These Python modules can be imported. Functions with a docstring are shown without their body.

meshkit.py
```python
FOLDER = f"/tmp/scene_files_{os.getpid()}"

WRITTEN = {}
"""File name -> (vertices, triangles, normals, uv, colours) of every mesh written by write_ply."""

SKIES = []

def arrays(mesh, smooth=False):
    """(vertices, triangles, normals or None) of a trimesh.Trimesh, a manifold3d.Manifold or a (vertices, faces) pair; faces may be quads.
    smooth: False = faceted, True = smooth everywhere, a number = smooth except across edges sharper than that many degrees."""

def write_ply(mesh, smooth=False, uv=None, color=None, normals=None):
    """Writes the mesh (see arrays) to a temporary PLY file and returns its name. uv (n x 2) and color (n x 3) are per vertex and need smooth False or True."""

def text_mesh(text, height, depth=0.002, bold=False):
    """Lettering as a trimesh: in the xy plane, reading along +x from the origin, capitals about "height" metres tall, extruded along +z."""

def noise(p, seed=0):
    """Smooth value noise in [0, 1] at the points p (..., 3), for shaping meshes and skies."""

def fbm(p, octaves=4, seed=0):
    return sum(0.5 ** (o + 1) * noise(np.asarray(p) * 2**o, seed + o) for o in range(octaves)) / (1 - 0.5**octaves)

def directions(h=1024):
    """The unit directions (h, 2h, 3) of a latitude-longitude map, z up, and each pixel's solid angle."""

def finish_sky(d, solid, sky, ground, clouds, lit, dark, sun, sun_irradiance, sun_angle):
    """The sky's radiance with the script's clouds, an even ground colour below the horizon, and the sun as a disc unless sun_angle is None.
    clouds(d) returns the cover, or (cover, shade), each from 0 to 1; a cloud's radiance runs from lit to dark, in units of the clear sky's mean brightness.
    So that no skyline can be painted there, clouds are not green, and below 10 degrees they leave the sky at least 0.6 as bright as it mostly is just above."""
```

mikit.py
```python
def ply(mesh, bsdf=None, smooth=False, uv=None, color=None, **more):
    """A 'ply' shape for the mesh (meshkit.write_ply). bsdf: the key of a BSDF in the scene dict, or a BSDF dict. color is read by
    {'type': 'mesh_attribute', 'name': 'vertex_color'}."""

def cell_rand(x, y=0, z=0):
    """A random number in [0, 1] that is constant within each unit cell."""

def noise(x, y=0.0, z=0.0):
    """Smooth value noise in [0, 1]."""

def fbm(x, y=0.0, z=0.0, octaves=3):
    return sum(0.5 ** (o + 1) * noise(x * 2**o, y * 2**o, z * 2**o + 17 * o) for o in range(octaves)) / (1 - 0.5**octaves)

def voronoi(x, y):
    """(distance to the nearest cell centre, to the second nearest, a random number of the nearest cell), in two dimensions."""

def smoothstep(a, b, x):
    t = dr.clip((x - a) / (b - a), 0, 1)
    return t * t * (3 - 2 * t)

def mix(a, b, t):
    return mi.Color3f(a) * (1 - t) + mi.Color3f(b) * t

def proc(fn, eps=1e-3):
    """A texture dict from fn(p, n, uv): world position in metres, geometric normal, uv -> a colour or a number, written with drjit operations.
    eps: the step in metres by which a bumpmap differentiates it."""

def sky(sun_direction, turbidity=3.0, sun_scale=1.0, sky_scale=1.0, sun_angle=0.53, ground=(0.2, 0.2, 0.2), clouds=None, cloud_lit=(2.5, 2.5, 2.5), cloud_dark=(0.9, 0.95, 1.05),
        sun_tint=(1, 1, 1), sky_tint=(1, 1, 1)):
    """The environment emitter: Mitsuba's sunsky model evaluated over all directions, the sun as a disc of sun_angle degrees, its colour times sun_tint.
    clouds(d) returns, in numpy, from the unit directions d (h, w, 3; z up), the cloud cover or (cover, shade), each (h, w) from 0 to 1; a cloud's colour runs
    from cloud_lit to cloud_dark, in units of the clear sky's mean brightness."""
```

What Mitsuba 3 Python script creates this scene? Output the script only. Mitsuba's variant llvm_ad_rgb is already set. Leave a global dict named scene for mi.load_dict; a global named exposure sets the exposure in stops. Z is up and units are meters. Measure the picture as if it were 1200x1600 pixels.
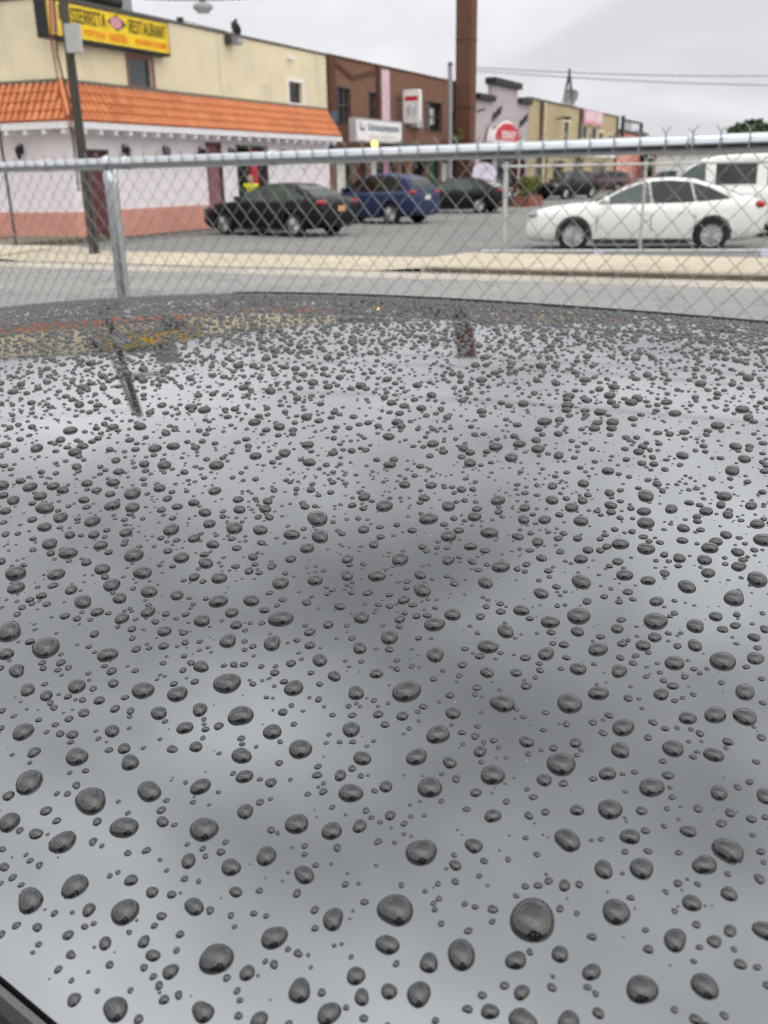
import math, random
import numpy as np, trimesh, manifold3d
import mitsuba as mi, mikit, meshkit
from scipy.interpolate import PchipInterpolator
from scipy.spatial import cKDTree
from shapely.geometry import Polygon, box as sbox

random.seed(7)
RNG = np.random.default_rng(7)
T = mi.ScalarTransform4f
scene, labels = {'type': 'scene'}, {}

# ------------------------------------------------------------------ camera, sky, exposure
EYE = np.array([0.0, 0.0, 1.62])          # a phone held over the roof of a parked car
PITCH, ROLL = math.atan(526 / 1450), 0.018
fwd = np.array([0, math.cos(PITCH), -math.sin(PITCH)])
upv = np.array([ROLL, math.sin(PITCH), math.cos(PITCH)])
scene['sensor'] = {
    'type': 'thinlens', 'fov': 2 * math.degrees(math.atan(600 / 1450)), 'fov_axis': 'x',
    'to_world': T().look_at(origin=EYE.tolist(), target=(EYE + fwd).tolist(), up=upv.tolist()),
    'aperture_radius': 0.00066, 'focus_distance': 0.33, 'near_clip': 0.01, 'far_clip': 3000.0,
}


SUN = np.array([.62, -.5, .75]); SUN /= np.linalg.norm(SUN)      # hidden behind the deck, at the photographer's back
L_LIT, L_DARK = 3.2, 0.45


BANKS = [(7, 27, 11, -.24), (21, 25, 9, .42), (-18, 17, 8, .30), (-16, 41, 6, .45), (-48, 52, 12, .40), (-26, 31, 8, -.12), (14, 42, 9, -.18), (22, 5, 13, -.05), (0, 14, 7, .1)]


def cloud_deck(d):
    """A closed overcast deck: a little darker at the horizon, brightest overhead and round the hidden sun, with soft banks."""
    el = np.clip(d[..., 2], 0, 1)
    deg = np.degrees(np.arcsin(el))
    base = np.interp(deg, [0, 4, 9, 16, 30, 50, 62, 80, 90], [.63, .64, .67, .97, .93, .97, 1.12, 2.2, 2.6])
    base = base + 0.45 * np.exp(-np.arccos(np.clip(d @ SUN, -1, 1)) ** 2 / (2 * .75 ** 2))
    p = np.stack([d[..., 0] / (el + .45), d[..., 1] / (el + .45), 0 * el], -1)
    n = meshkit.fbm(p * 3.4 + 21.3, 4, 4) - .5
    n2 = meshkit.fbm(p * 7.0 + 1.7, 3, 11) - .5
    n = .30 * np.tanh(n * 4.2)
    n3 = (meshkit.fbm(np.stack([d[..., 0] * 4.5, d[..., 1] * 4.5, el * 17 + 1.2 * n], -1) + 2.2, 4, 5) - .5) * np.clip(1.3 - el * 5, 0, 1)          # low banks towards the horizon
    L = base * (1 + 1.3 * n * np.clip(.2 + el * 1.6, 0, 1) + .6 * n2 * np.clip(.25 + el * 1.2, 0, .8) + .8 * n3)
    for az, e0, w, amp in BANKS:                                   # single brighter and darker banks of cloud
        a, e = math.radians(az), math.radians(e0)
        c = d @ np.array([math.sin(a) * math.cos(e), math.cos(a) * math.cos(e), math.sin(e)])
        L = L * (1 + amp * np.exp(-(np.degrees(np.arccos(np.clip(c, -1, 1))) / w) ** 2 * (.6 + 1.6 * (n + .25))))
    return np.ones_like(el), np.clip((L_LIT - L) / (L_LIT - L_DARK), 0, 1)


exposure = 2.42
UNIT = 2.46
scene['sky'] = mikit.sky(SUN.tolist(), turbidity=3, sun_scale=0.10, sun_angle=100, clouds=cloud_deck,
                         cloud_lit=(L_LIT * UNIT, L_LIT * UNIT * 1.005, L_LIT * UNIT * 1.02), cloud_dark=(L_DARK * UNIT, L_DARK * UNIT * 1.02, L_DARK * UNIT * 1.07), ground=(0.16, 0.16, 0.16))

# ------------------------------------------------------------------ helpers
def cat(ms):
    V, F, k = [], [], 0
    for m in ms:
        v, f = (np.asarray(m[0], float), np.asarray(m[1], int)) if isinstance(m, tuple) else (np.asarray(m.vertices), np.asarray(m.faces))
        if f.shape[1] == 4:
            f = np.vstack([f[:, [0, 1, 2]], f[:, [0, 2, 3]]])
        V.append(v); F.append(f + k); k += len(v)
    return np.vstack(V), np.vstack(F)


BOXF = np.array([[0, 2, 3, 1], [4, 5, 7, 6], [0, 1, 5, 4], [2, 6, 7, 3], [0, 4, 6, 2], [1, 3, 7, 5]])


class Frame:
    """A right-handed local frame: x along ex, y along ey, z up."""
    def __init__(self, o, ex, ey):
        self.o = np.array([o[0], o[1], o[2] if len(o) > 2 else 0.0]); ex = np.array([ex[0], ex[1], 0.]); ey = np.array([ey[0], ey[1], 0.])
        self.R = np.stack([ex, ey, [0, 0, 1.]], 1)
        self.flip = np.linalg.det(self.R) < 0

    def p(self, x, y, z):
        return self.o + self.R @ np.array([x, y, z], float)

    def pts(self, V):
        return np.asarray(V, float) @ self.R.T + self.o

    def m(self, mesh):
        v, f = cat([mesh])
        return self.pts(v), (f[:, ::-1] if self.flip else f)

    def box(self, x0, x1, y0, y1, z0, z1):
        v = [[x, y, z] for z in (z0, z1) for y in (y0, y1) for x in (x0, x1)]
        return self.m((np.array(v, float), BOXF))

    def T(self):
        M = np.eye(4); M[:3, :3] = self.R; M[:3, 3] = self.o
        return T(M)


WORLD = Frame((0, 0, 0), (1, 0), (0, 1))


def tube(P, r, n=8, cap=True):
    P = np.asarray(P, float); k = len(P)
    r = np.full(k, r) if np.isscalar(r) else np.asarray(r, float)
    t = np.gradient(P, axis=0); t /= np.maximum(np.linalg.norm(t, axis=1, keepdims=True), 1e-12)
    a = np.array([0, 0, 1.]) if abs(t[0, 2]) < .9 else np.array([1., 0, 0])
    V = []
    for i in range(k):
        b = np.cross(t[i], a); b /= np.linalg.norm(b); a = np.cross(b, t[i]); a /= np.linalg.norm(a)
        th = np.arange(n) * 2 * np.pi / n
        V.append(P[i] + r[i] * (np.cos(th)[:, None] * a + np.sin(th)[:, None] * b))
    V = np.vstack(V); F = []
    for i in range(k - 1):
        for j in range(n):
            F.append([i * n + j, i * n + (j + 1) % n, (i + 1) * n + (j + 1) % n, (i + 1) * n + j])
    F = np.array(F)[:, ::-1]
    F = np.vstack([F[:, [0, 1, 2]], F[:, [0, 2, 3]]])
    if cap:
        V = np.vstack([V, P[0], P[-1]]); e = len(V)
        F = np.vstack([F, [[e - 2, (j + 1) % n, j] for j in range(n)][::-1], [[e - 1, (k - 1) * n + j, (k - 1) * n + (j + 1) % n] for j in range(n)]])
    return V, F


def ball(c, r, sub=2):
    m = trimesh.creation.icosphere(subdivisions=sub, radius=1.0)
    return np.asarray(m.vertices) * np.asarray(r) + np.asarray(c), np.asarray(m.faces)


def extrude(poly, depth):
    m = trimesh.creation.extrude_polygon(poly, depth, engine='earcut')
    return np.array(m.vertices), np.array(m.faces)


used = set(scene)
def num(key):
    k, i = key, 0
    while k in used:
        i += 1; k = '%s_%03d' % (key, i)
    used.add(k)
    return k


def thing(name, label, category, group=None):
    key = num(name)
    labels[key] = {'label': label, 'category': category}
    if group: labels[key]['group'] = group
    return key


def part(parent, name, mesh, mat, smooth=False, label=None, kind=None, tw=None):
    key = num(parent + '__' + name)
    d = mesh if isinstance(mesh, dict) else mikit.ply(mesh if not isinstance(mesh, list) else cat(mesh), mat, smooth=smooth)
    scene[key] = {**d, 'to_world': tw} if tw is not None else d
    if label or kind:
        labels[key] = {}
        if label: labels[key]['label'] = label
        if kind: labels[key]['kind'] = kind
    return key


def solo(name, mesh, mat, label, category, group=None, smooth=False, kind=None, tw=None):
    key = thing(name, label, category, group)
    d = mesh if isinstance(mesh, dict) else mikit.ply(mesh if not isinstance(mesh, list) else cat(mesh), mat, smooth=smooth)
    scene[key] = {**d, 'to_world': tw} if tw is not None else d
    if kind: labels[key]['kind'] = kind
    return key


def structure(name, mesh, mat, label, smooth=False):
    key = num(name)
    scene[key] = mikit.ply(mesh if not isinstance(mesh, list) else cat(mesh), mat, smooth=smooth)
    labels[key] = {'label': label, 'kind': 'structure', 'category': name.replace('_', ' ')}
    return key


# ------------------------------------------------------------------ materials
N = mikit.noise
def rgb(*c): return {'type': 'rgb', 'value': list(c)}
def mat(key, bsdf):
    scene[key] = bsdf; used.add(key)
    return key
def grain(c, amp, scale, c2=None, big=None):
    c2 = c2 or tuple(x * (1 - amp) for x in c)
    def fn(p, n, uv):
        t = mikit.fbm(p.x * scale, p.y * scale, p.z * scale, 4)
        if big: t = t * .6 + .4 * mikit.fbm(p.x * big + 9, p.y * big, p.z * big + 3, 3)
        return mikit.mix(c2, c, mikit.smoothstep(.25, .75, t))
    return mikit.proc(fn)
def matte(key, tex, rough=.8, spec=.3):
    return mat(key, {'type': 'twosided', 'bsdf': {'type': 'principled', 'base_color': tex if isinstance(tex, dict) else rgb(*tex), 'roughness': rough, 'specular': spec}})
def gloss(key, c, ior=1.5):
    return mat(key, {'type': 'twosided', 'bsdf': {'type': 'plastic', 'diffuse_reflectance': c if isinstance(c, dict) else rgb(*c), 'int_ior': ior, 'nonlinear': True}})
def metal(key, c, rough=.35, metallic=.9):
    return mat(key, {'type': 'twosided', 'bsdf': {'type': 'principled', 'base_color': c if isinstance(c, dict) else rgb(*c), 'roughness': rough, 'metallic': metallic}})

def asphalt_fn(base, dark, worn):
    def fn(p, n, uv):
        g = N(p.x * 60, p.y * 60) * .5 + N(p.x * 23, p.y * 23) * .5
        b = mikit.fbm(p.x * .35, p.y * .9, 0, 4)
        c = mikit.mix(dark, base, mikit.smoothstep(.1, .9, g * .5 + b * .5))
        crack = mikit.smoothstep(.035, .0, mi.Float(abs_(mikit.fbm(p.x * .8 + 4, p.y * .8, 0, 4) - .5)))
        return mikit.mix(c, worn, crack * .55)
    return fn
import drjit as dr
def abs_(x): return dr.abs(x)
matte('asphalt_road', mikit.proc(asphalt_fn((.235, .235, .226), (.165, .165, .16), (.11, .11, .107))), .85, .25)
matte('asphalt_lot', mikit.proc(asphalt_fn((.19, .188, .18), (.125, .125, .12), (.085, .085, .083))), .8, .3)
matte('asphalt_near', mikit.proc(asphalt_fn((.15, .15, .145), (.1, .1, .1), (.08, .08, .08))), .85, .25)
matte('concrete_pale', grain((.42, .37, .29), .26, 5, big=.7), .85, .2)
matte('concrete_gutter', grain((.36, .335, .29), .3, 6, big=.6), .85, .2)
matte('concrete_dirty', grain((.16, .135, .10), .4, 7, big=1.2), .85, .2)
def stucco_fn(p, n, uv):
    t = mikit.fbm(p.x * 1.6, p.y * 1.6, p.z * 1.6, 4) * .5 + .5 * mikit.fbm(p.x * .5 + 9, p.y * .5, p.z * .5, 3)
    c = mikit.mix((.68, .61, .44), (.80, .71, .49), mikit.smoothstep(.25, .75, t))
    run = mikit.fbm(p.x * 2.6 + 3, p.y * 2.6, p.z * .16, 4)                       # rain streaks down the render
    patch = mikit.fbm(p.x * .9, p.y * .9 + 7, p.z * 1.1, 4)
    c = mikit.mix(c, (.50, .44, .31), mikit.smoothstep(.60, .80, run) * .5)
    return mikit.mix(c, (.58, .52, .39), mikit.smoothstep(.62, .72, patch) * .5)
matte('cream_stucco', mikit.proc(stucco_fn), .85, .2)
matte('cream_stucco_far', grain((.46, .385, .24), .2, 2.0, c2=(.36, .295, .18), big=.4), .85, .2)
matte('pink_white_paint', grain((.86, .81, .835), .06, 3), .7, .3)
matte('salmon_paint', grain((.68, .32, .25), .15, 3, big=.8), .7, .3)
matte('tile_orange', grain((.60, .215, .085), .2, 2.2, c2=(.52, .175, .07), big=.9), .6, .35)
matte('tile_orange_pale', grain((.64, .25, .11), .2, 2.2, c2=(.55, .20, .085), big=.9), .6, .35)
matte('tile_orange_dark', grain((.54, .18, .07), .2, 2.2, c2=(.46, .145, .055), big=.9), .6, .35)
matte('white_trim', (.76, .76, .78), .6, .3)
matte('dark_trim', (.10, .095, .085), .7, .3)
matte('black_trim', (.018, .018, .02), .6, .4)
matte('maroon_paint', (.12, .035, .04), .6, .4)
matte('mauve_paint', (.26, .12, .14), .7, .3)
matte('red_paint', (.50, .02, .03), .5, .4)
matte('red_orange', (.72, .16, .03), .6, .3)
matte('yellow_sign', grain((.88, .62, .015), .06, 3), .5, .4)
matte('letter_dark', (.075, .055, .02), .6, .3)
matte('letter_navy', (.07, .11, .17), .6, .3)
matte('letter_white', (.82, .80, .80), .6, .3)
matte('pink_sign', (.62, .30, .38), .6, .3)
matte('pink_cloth', grain((.70, .52, .58), .2, 6), .9, .1)
matte('sign_grey', grain((.42, .43, .43), .1, 4), .5, .4)
matte('lavender_paint', grain((.47, .415, .435), .1, 3), .8, .2)
matte('green_paint', (.03, .10, .06), .6, .4)
matte('poster_pale', (.66, .68, .64), .7, .3)
matte('poster_lilac', (.62, .60, .74), .7, .3)
matte('tan_paint', (.62, .36, .17), .7, .3)
matte('leaf_green', grain((.045, .075, .028), .4, .9), .7, .2)
matte('leaf_olive', grain((.15, .16, .04), .4, 5), .7, .2)
matte('bark', grain((.085, .07, .055), .45, 9), .9, .2)
matte('pole_wood', mikit.proc(lambda p, n, uv: mikit.mix((.055, .05, .04), (.12, .105, .085), mikit.fbm(p.x * 22, p.y * 22, p.z * 1.3, 4))), .85, .2)
matte('cable_black', (.02, .02, .022), .6, .3)
matte('cable_rust', (.24, .06, .03), .7, .3)
matte('rubber_black', (.018, .018, .019), .75, .3)
matte('lip_grey', (.10, .10, .098), .5, .4)
matte('brick_planter', grain((.27, .10, .075), .3, 9), .8, .2)
matte('vest_yellow', grain((.62, .66, .03), .25, 9), .8, .2)
matte('cloth_dark', grain((.025, .027, .035), .3, 20), .9, .1)
matte('skin', (.40, .24, .17), .6, .35)
matte('hair_dark', (.02, .017, .015), .8, .3)
def brick_fn(c1, c2, mortar):
    def fn(p, n, uv):
        s = p.x * .4305 + p.y * .9026 + .35 * (p.x * .9026 - p.y * .4305)
        row = dr.floor(p.z / .075)
        x = s / .22 + .5 * (row - 2 * dr.floor(row / 2))
        fx, fz = x - dr.floor(x), p.z / .075 - row
        m = dr.maximum(mikit.smoothstep(.07, .03, dr.minimum(fx, 1 - fx)), mikit.smoothstep(.16, .08, dr.minimum(fz, 1 - fz)))
        c = mikit.mix(c1, c2, mikit.cell_rand(dr.floor(x), row, 3) * .6 + .4 * mikit.fbm(p.x * .8, p.y * .8, p.z * .8, 3))
        return mikit.mix(c, mortar, m * .7)
    return mikit.proc(fn)
matte('brick_brown', brick_fn((.165, .08, .055), (.235, .12, .08), (.17, .12, .09)), .85, .2)
matte('brick_dark', brick_fn((.085, .038, .028), (.125, .055, .038), (.10, .07, .055)), .85, .2)
matte('brick_chimney', brick_fn((.12, .052, .036), (.175, .08, .053), (.12, .08, .06)), .85, .2)
gloss('glass_dark', (.014, .016, .018)); gloss('glass_teal', (.15, .20, .185)); gloss('glass_grey', (.07, .08, .085))
gloss('glass_window', (.10, .125, .14))
def car_paint(key, c, cc=1.0): return mat(key, {'type': 'twosided', 'bsdf': {'type': 'principled', 'base_color': rgb(*c), 'roughness': .35, 'specular': .5 * cc, 'clearcoat': cc, 'clearcoat_gloss': .97}})
car_paint('paint_white', (.72, .72, .69)); car_paint('paint_black', (.006, .006, .007), .35); car_paint('paint_blue', (.011, .023, .078), .6)
car_paint('paint_maroon', (.075, .035, .045)); car_paint('paint_charcoal', (.009, .009, .010), .4); car_paint('paint_silver', (.40, .41, .42))
gloss('lamp_red', (.55, .015, .02)); gloss('lamp_clear', (.55, .56, .57)); gloss('lamp_amber', (.80, .22, .01))
metal('alloy', (.42, .42, .43), .3, .85)
metal('galvanized', mikit.proc(lambda p, n, uv: mikit.mix((.56, .585, .61), (.66, .68, .70), mikit.fbm(p.x * 30, p.y * 30, p.z * 30, 3))), .2, 1.0)
metal('galvanized_wire', (.29, .295, .29), .42, .6)
metal('pipe_grey', (.50, .51, .50), .45, .5)
metal('metal_dark', (.07, .07, .07), .5, .5)
metal('metal_grey', (.30, .31, .32), .5, .4)
# the near car: deep glossy graphite lacquer; rain beads on it
mat('wet_lacquer', {'type': 'twosided', 'bsdf': {'type': 'principled', 'base_color': rgb(.262, .27, .281), 'metallic': 1.0, 'roughness': .045}})
mat('water_bead', {'type': 'plastic', 'diffuse_reflectance': rgb(.040, .050, .048), 'int_ior': 1.74, 'nonlinear': True})
# ------------------------------------------------------------------ ground, road, pavement
SA, NA = np.array([.91, -.4147]), np.array([.4147, .91])         # along the street, across it
street = Frame((0, 0), SA, NA)
structure('ground', street.box(-400, 900, -300, 900, -.30, -.012), 'asphalt_near', 'dark asphalt ground around the cars and the fence')
structure('road', street.box(-150, 150, 3.0, 14.55, -.2, 0), 'asphalt_road', 'grey asphalt street running past behind the chain link fence')
structure('gutter', street.box(-150, 150, 14.553, 15.55, -.2, .005), 'concrete_gutter', 'pale concrete gutter at the far side of the street')
structure('parking_lot', street.box(-17.0, 120, 18.2, 120, -.2, .003), 'asphalt_lot', 'grey asphalt parking lot in front of the row of shops')
DW0, DW1 = -15.5, -7.2                                            # the dropped kerb into the lot
def kerb_run(x0, x1):
    v = [(15.553, -.1), (15.553, .085), (15.59, .125), (15.74, .13), (18.197, .14), (18.197, -.1)]
    P = np.array([[x, a, b] for x in (x0, x1) for a, b in v]); n = len(v)
    F = [[i, (i + 1) % n, n + (i + 1) % n, n + i] for i in range(n)]
    c = extrude(Polygon(v), 1.0)
    cap = np.stack([np.where(c[0][:, 2] > .5, x1, x0), c[0][:, 0], c[0][:, 1]], 1)
    return street.m((cap, c[1]))
structure('pavement', [kerb_run(-150, DW0 - .9), kerb_run(DW1 + .9, 150)], 'concrete_pale', 'pale cream concrete pavement with a raised kerb across the street')
av = np.array([[x, y, z] for x, zz in ((DW0 - .9, .12), (DW0, .015), (DW1, .015), (DW1 + .9, .12)) for y, z in ((15.553, zz * .6 + .01), (18.197, .02 + zz))])
af = [[0, 2, 3, 1], [2, 4, 5, 3], [4, 6, 7, 5]]
structure('driveway_apron', street.m((av, af)), 'concrete_pale', 'sloping pale concrete apron leading from the street into the lot')
structure('kerb_face', [street.box(-150, DW0 - 1, 15.535, 15.551, 0, .09), street.box(DW1 + 1, 150, 15.535, 15.551, 0, .09)], 'concrete_dirty', 'dirty dark kerb face along the pale pavement')
structure('dirt_strip', street.box(-150, -18.6, 18.2, 22, -.2, .145), 'concrete_dirty', 'dark dirt strip between pavement and restaurant wall')

# ------------------------------------------------------------------ the row of buildings
C0 = (-8.43, 27.24)
A1 = math.radians(25.5); D1 = (math.sin(A1), math.cos(A1)); O1 = (D1[1], -D1[0])
A2 = math.radians(-70.0); D2 = (math.sin(A2), math.cos(A2)); O2 = (D2[1], -D2[0]); O2 = (-abs(O2[0]), -abs(O2[1]))
FR = Frame(C0, D1, O1)         # right face of the row: x along the shops, y out from the wall
FL = Frame(C0, D2, O2)         # left face of the restaurant, to the street


def wall_panel(fr, poly, holes, thick, y_out=0.0):
    p = poly
    for h in holes: p = p.difference(sbox(*h))
    v, f = extrude(p, thick)
    out = np.stack([v[:, 0], y_out - thick + v[:, 2], v[:, 1]], 1)
    return fr.m((out, f[:, ::-1]))


def window(b, fr, x0, x1, z0, z1, frame_mat, glass, bars=1, fw=.07, cross=False, deep=.12):
    k = part(b, 'window', [fr.box(x0 - fw, x1 + fw, -.02, .035, z1, z1 + fw), fr.box(x0 - fw, x1 + fw, -.02, .05, z0 - fw, z0),
                           fr.box(x0 - fw, x0, -.02, .035, z0, z1), fr.box(x1, x1 + fw, -.02, .035, z0, z1)]
             + ([fr.box(x0, x1, -deep + .01, -.03, (z0 + z1) / 2 - .03, (z0 + z1) / 2 + .03)] if bars else [])
             + ([fr.box((x0 + x1) / 2 - .025, (x0 + x1) / 2 + .025, -deep + .012, -.035, z0, z1)] if cross else []), frame_mat)
    part(k, 'pane', fr.box(x0, x1, -deep - .02, -deep, z0, z1), glass)
    return k


def lettering(fr, text, x0, x1, z0, h, y, mat_, parent, name='lettering', bold=True, label=None):
    m = meshkit.text_mesh(text, h, .012, bold)
    v = np.array(m.vertices); w = v[:, 0].max() - v[:, 0].min()
    v = np.stack([x0 + (v[:, 0] - v[:, 0].min()) * (x1 - x0) / w, y + v[:, 2], z0 + v[:, 1]], 1)
    f = np.array(m.faces)
    return part(parent, name, fr.m((v, f[:, ::-1] if not fr.flip else f[:, ::-1])), mat_, label=label)


# --- restaurant
rest = thing('restaurant_building', 'cream two-storey restaurant with an orange tiled awning over pink and salmon walls', 'building')
TOP = 6.12
part(rest, 'upper_wall', [wall_panel(FR, sbox(0, 3.3, 14.95, TOP), [(2.83, 4.22, 3.95, 4.99), (11.95, 4.25, 12.95, 4.98)], .3),
                          wall_panel(FL, sbox(.05, 3.3, 14, TOP), [], .3)], 'cream_stucco')
part(rest, 'coping', [FR.box(-.05, 15.0, -.33, .05, TOP, TOP + .07), FL.box(-.05, 14, -.33, .05, TOP + .002, TOP + .072)], 'dark_trim')
part(rest, 'flat_roof', FR.box(.3, 14.9, -13, -.3, 5.7, 5.8), 'dark_trim')
part(rest, 'lower_wall', [wall_panel(FR, sbox(0, 0, 14.95, 3.297), [(.55, 0, 1.6, 2.45), (6.35, 0, 7.3, 2.75), (8.15, 0, 10.2, 2.7)], .3),
                          wall_panel(FL, sbox(.05, 0, 14, 3.297), [], .3)], 'pink_white_paint')
part(rest, 'wainscot', [FR.box(1.66, 6.28, -.01, .02, 0, .80), FR.box(7.36, 8.1, -.01, .02, 0, .80), FR.box(10.26, 14.9, -.01, .02, 0, .80), FR.box(-.02, .5, -.01, .021, 0, .80),
                        FL.box(-.0, 13.9, -.01, .022, 0, .80)], 'salmon_paint')
part(rest, 'base_course', [FL.box(0, 14, -.01, .03, -.05, .03), FR.box(1.66, 6.28, -.01, .03, -.05, .03)], 'dark_trim')
def door(b, fr, x0, x1, z1, m_, frame_m, rail=True):
    k = part(b, 'door', fr.box(x0 + .06, x1 - .06, -.16, -.11, .02, z1 - .07), m_)
    part(k, 'frame', [fr.box(x0, x0 + .06, -.2, -.01, 0, z1), fr.box(x1 - .06, x1, -.2, -.01, 0, z1), fr.box(x0 + .06, x1 - .06, -.2, -.01, z1 - .07, z1)], frame_m)
    part(k, 'handle', fr.box(x1 - .16, x1 - .12, -.11, -.06, .95, 1.2), 'metal_grey')
    for zz in ((.2, 1.0), (1.15, z1 - .25)):
        part(k, 'panel', fr.box(x0 + .2, x1 - .2, -.112, -.095, *zz), m_)
    return k
door(rest, FR, .55, 1.6, 2.45, 'maroon_paint', 'dark_trim')
door(rest, FR, 6.35, 7.3, 2.75, 'mauve_paint', 'maroon_paint')
k = part(rest, 'entrance', [FR.box(8.15, 10.2, -.5, -.46, 0, 2.7)], 'glass_dark')
part(k, 'frame', [FR.box(8.15, 8.25, -.45, .01, 0, 2.7), FR.box(10.1, 10.2, -.45, .01, 0, 2.7), FR.box(9.1, 9.2, -.45, -.2, 0, 2.6), FR.box(8.25, 10.1, -.45, .01, 2.6, 2.7)], 'dark_trim')
part(rest, 'curtain', FR.box(9.25, 9.75, -.2, -.14, .9, 2.55), 'red_paint', label='dark red curtain hanging in the restaurant entrance')
window(rest, FR, 2.83, 3.95, 4.22, 4.99, 'mauve_paint', 'glass_window', bars=0)
window(rest, FR, 11.95, 12.95, 4.25, 4.98, 'pink_white_paint', 'glass_dark', bars=0, fw=.12)

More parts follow.
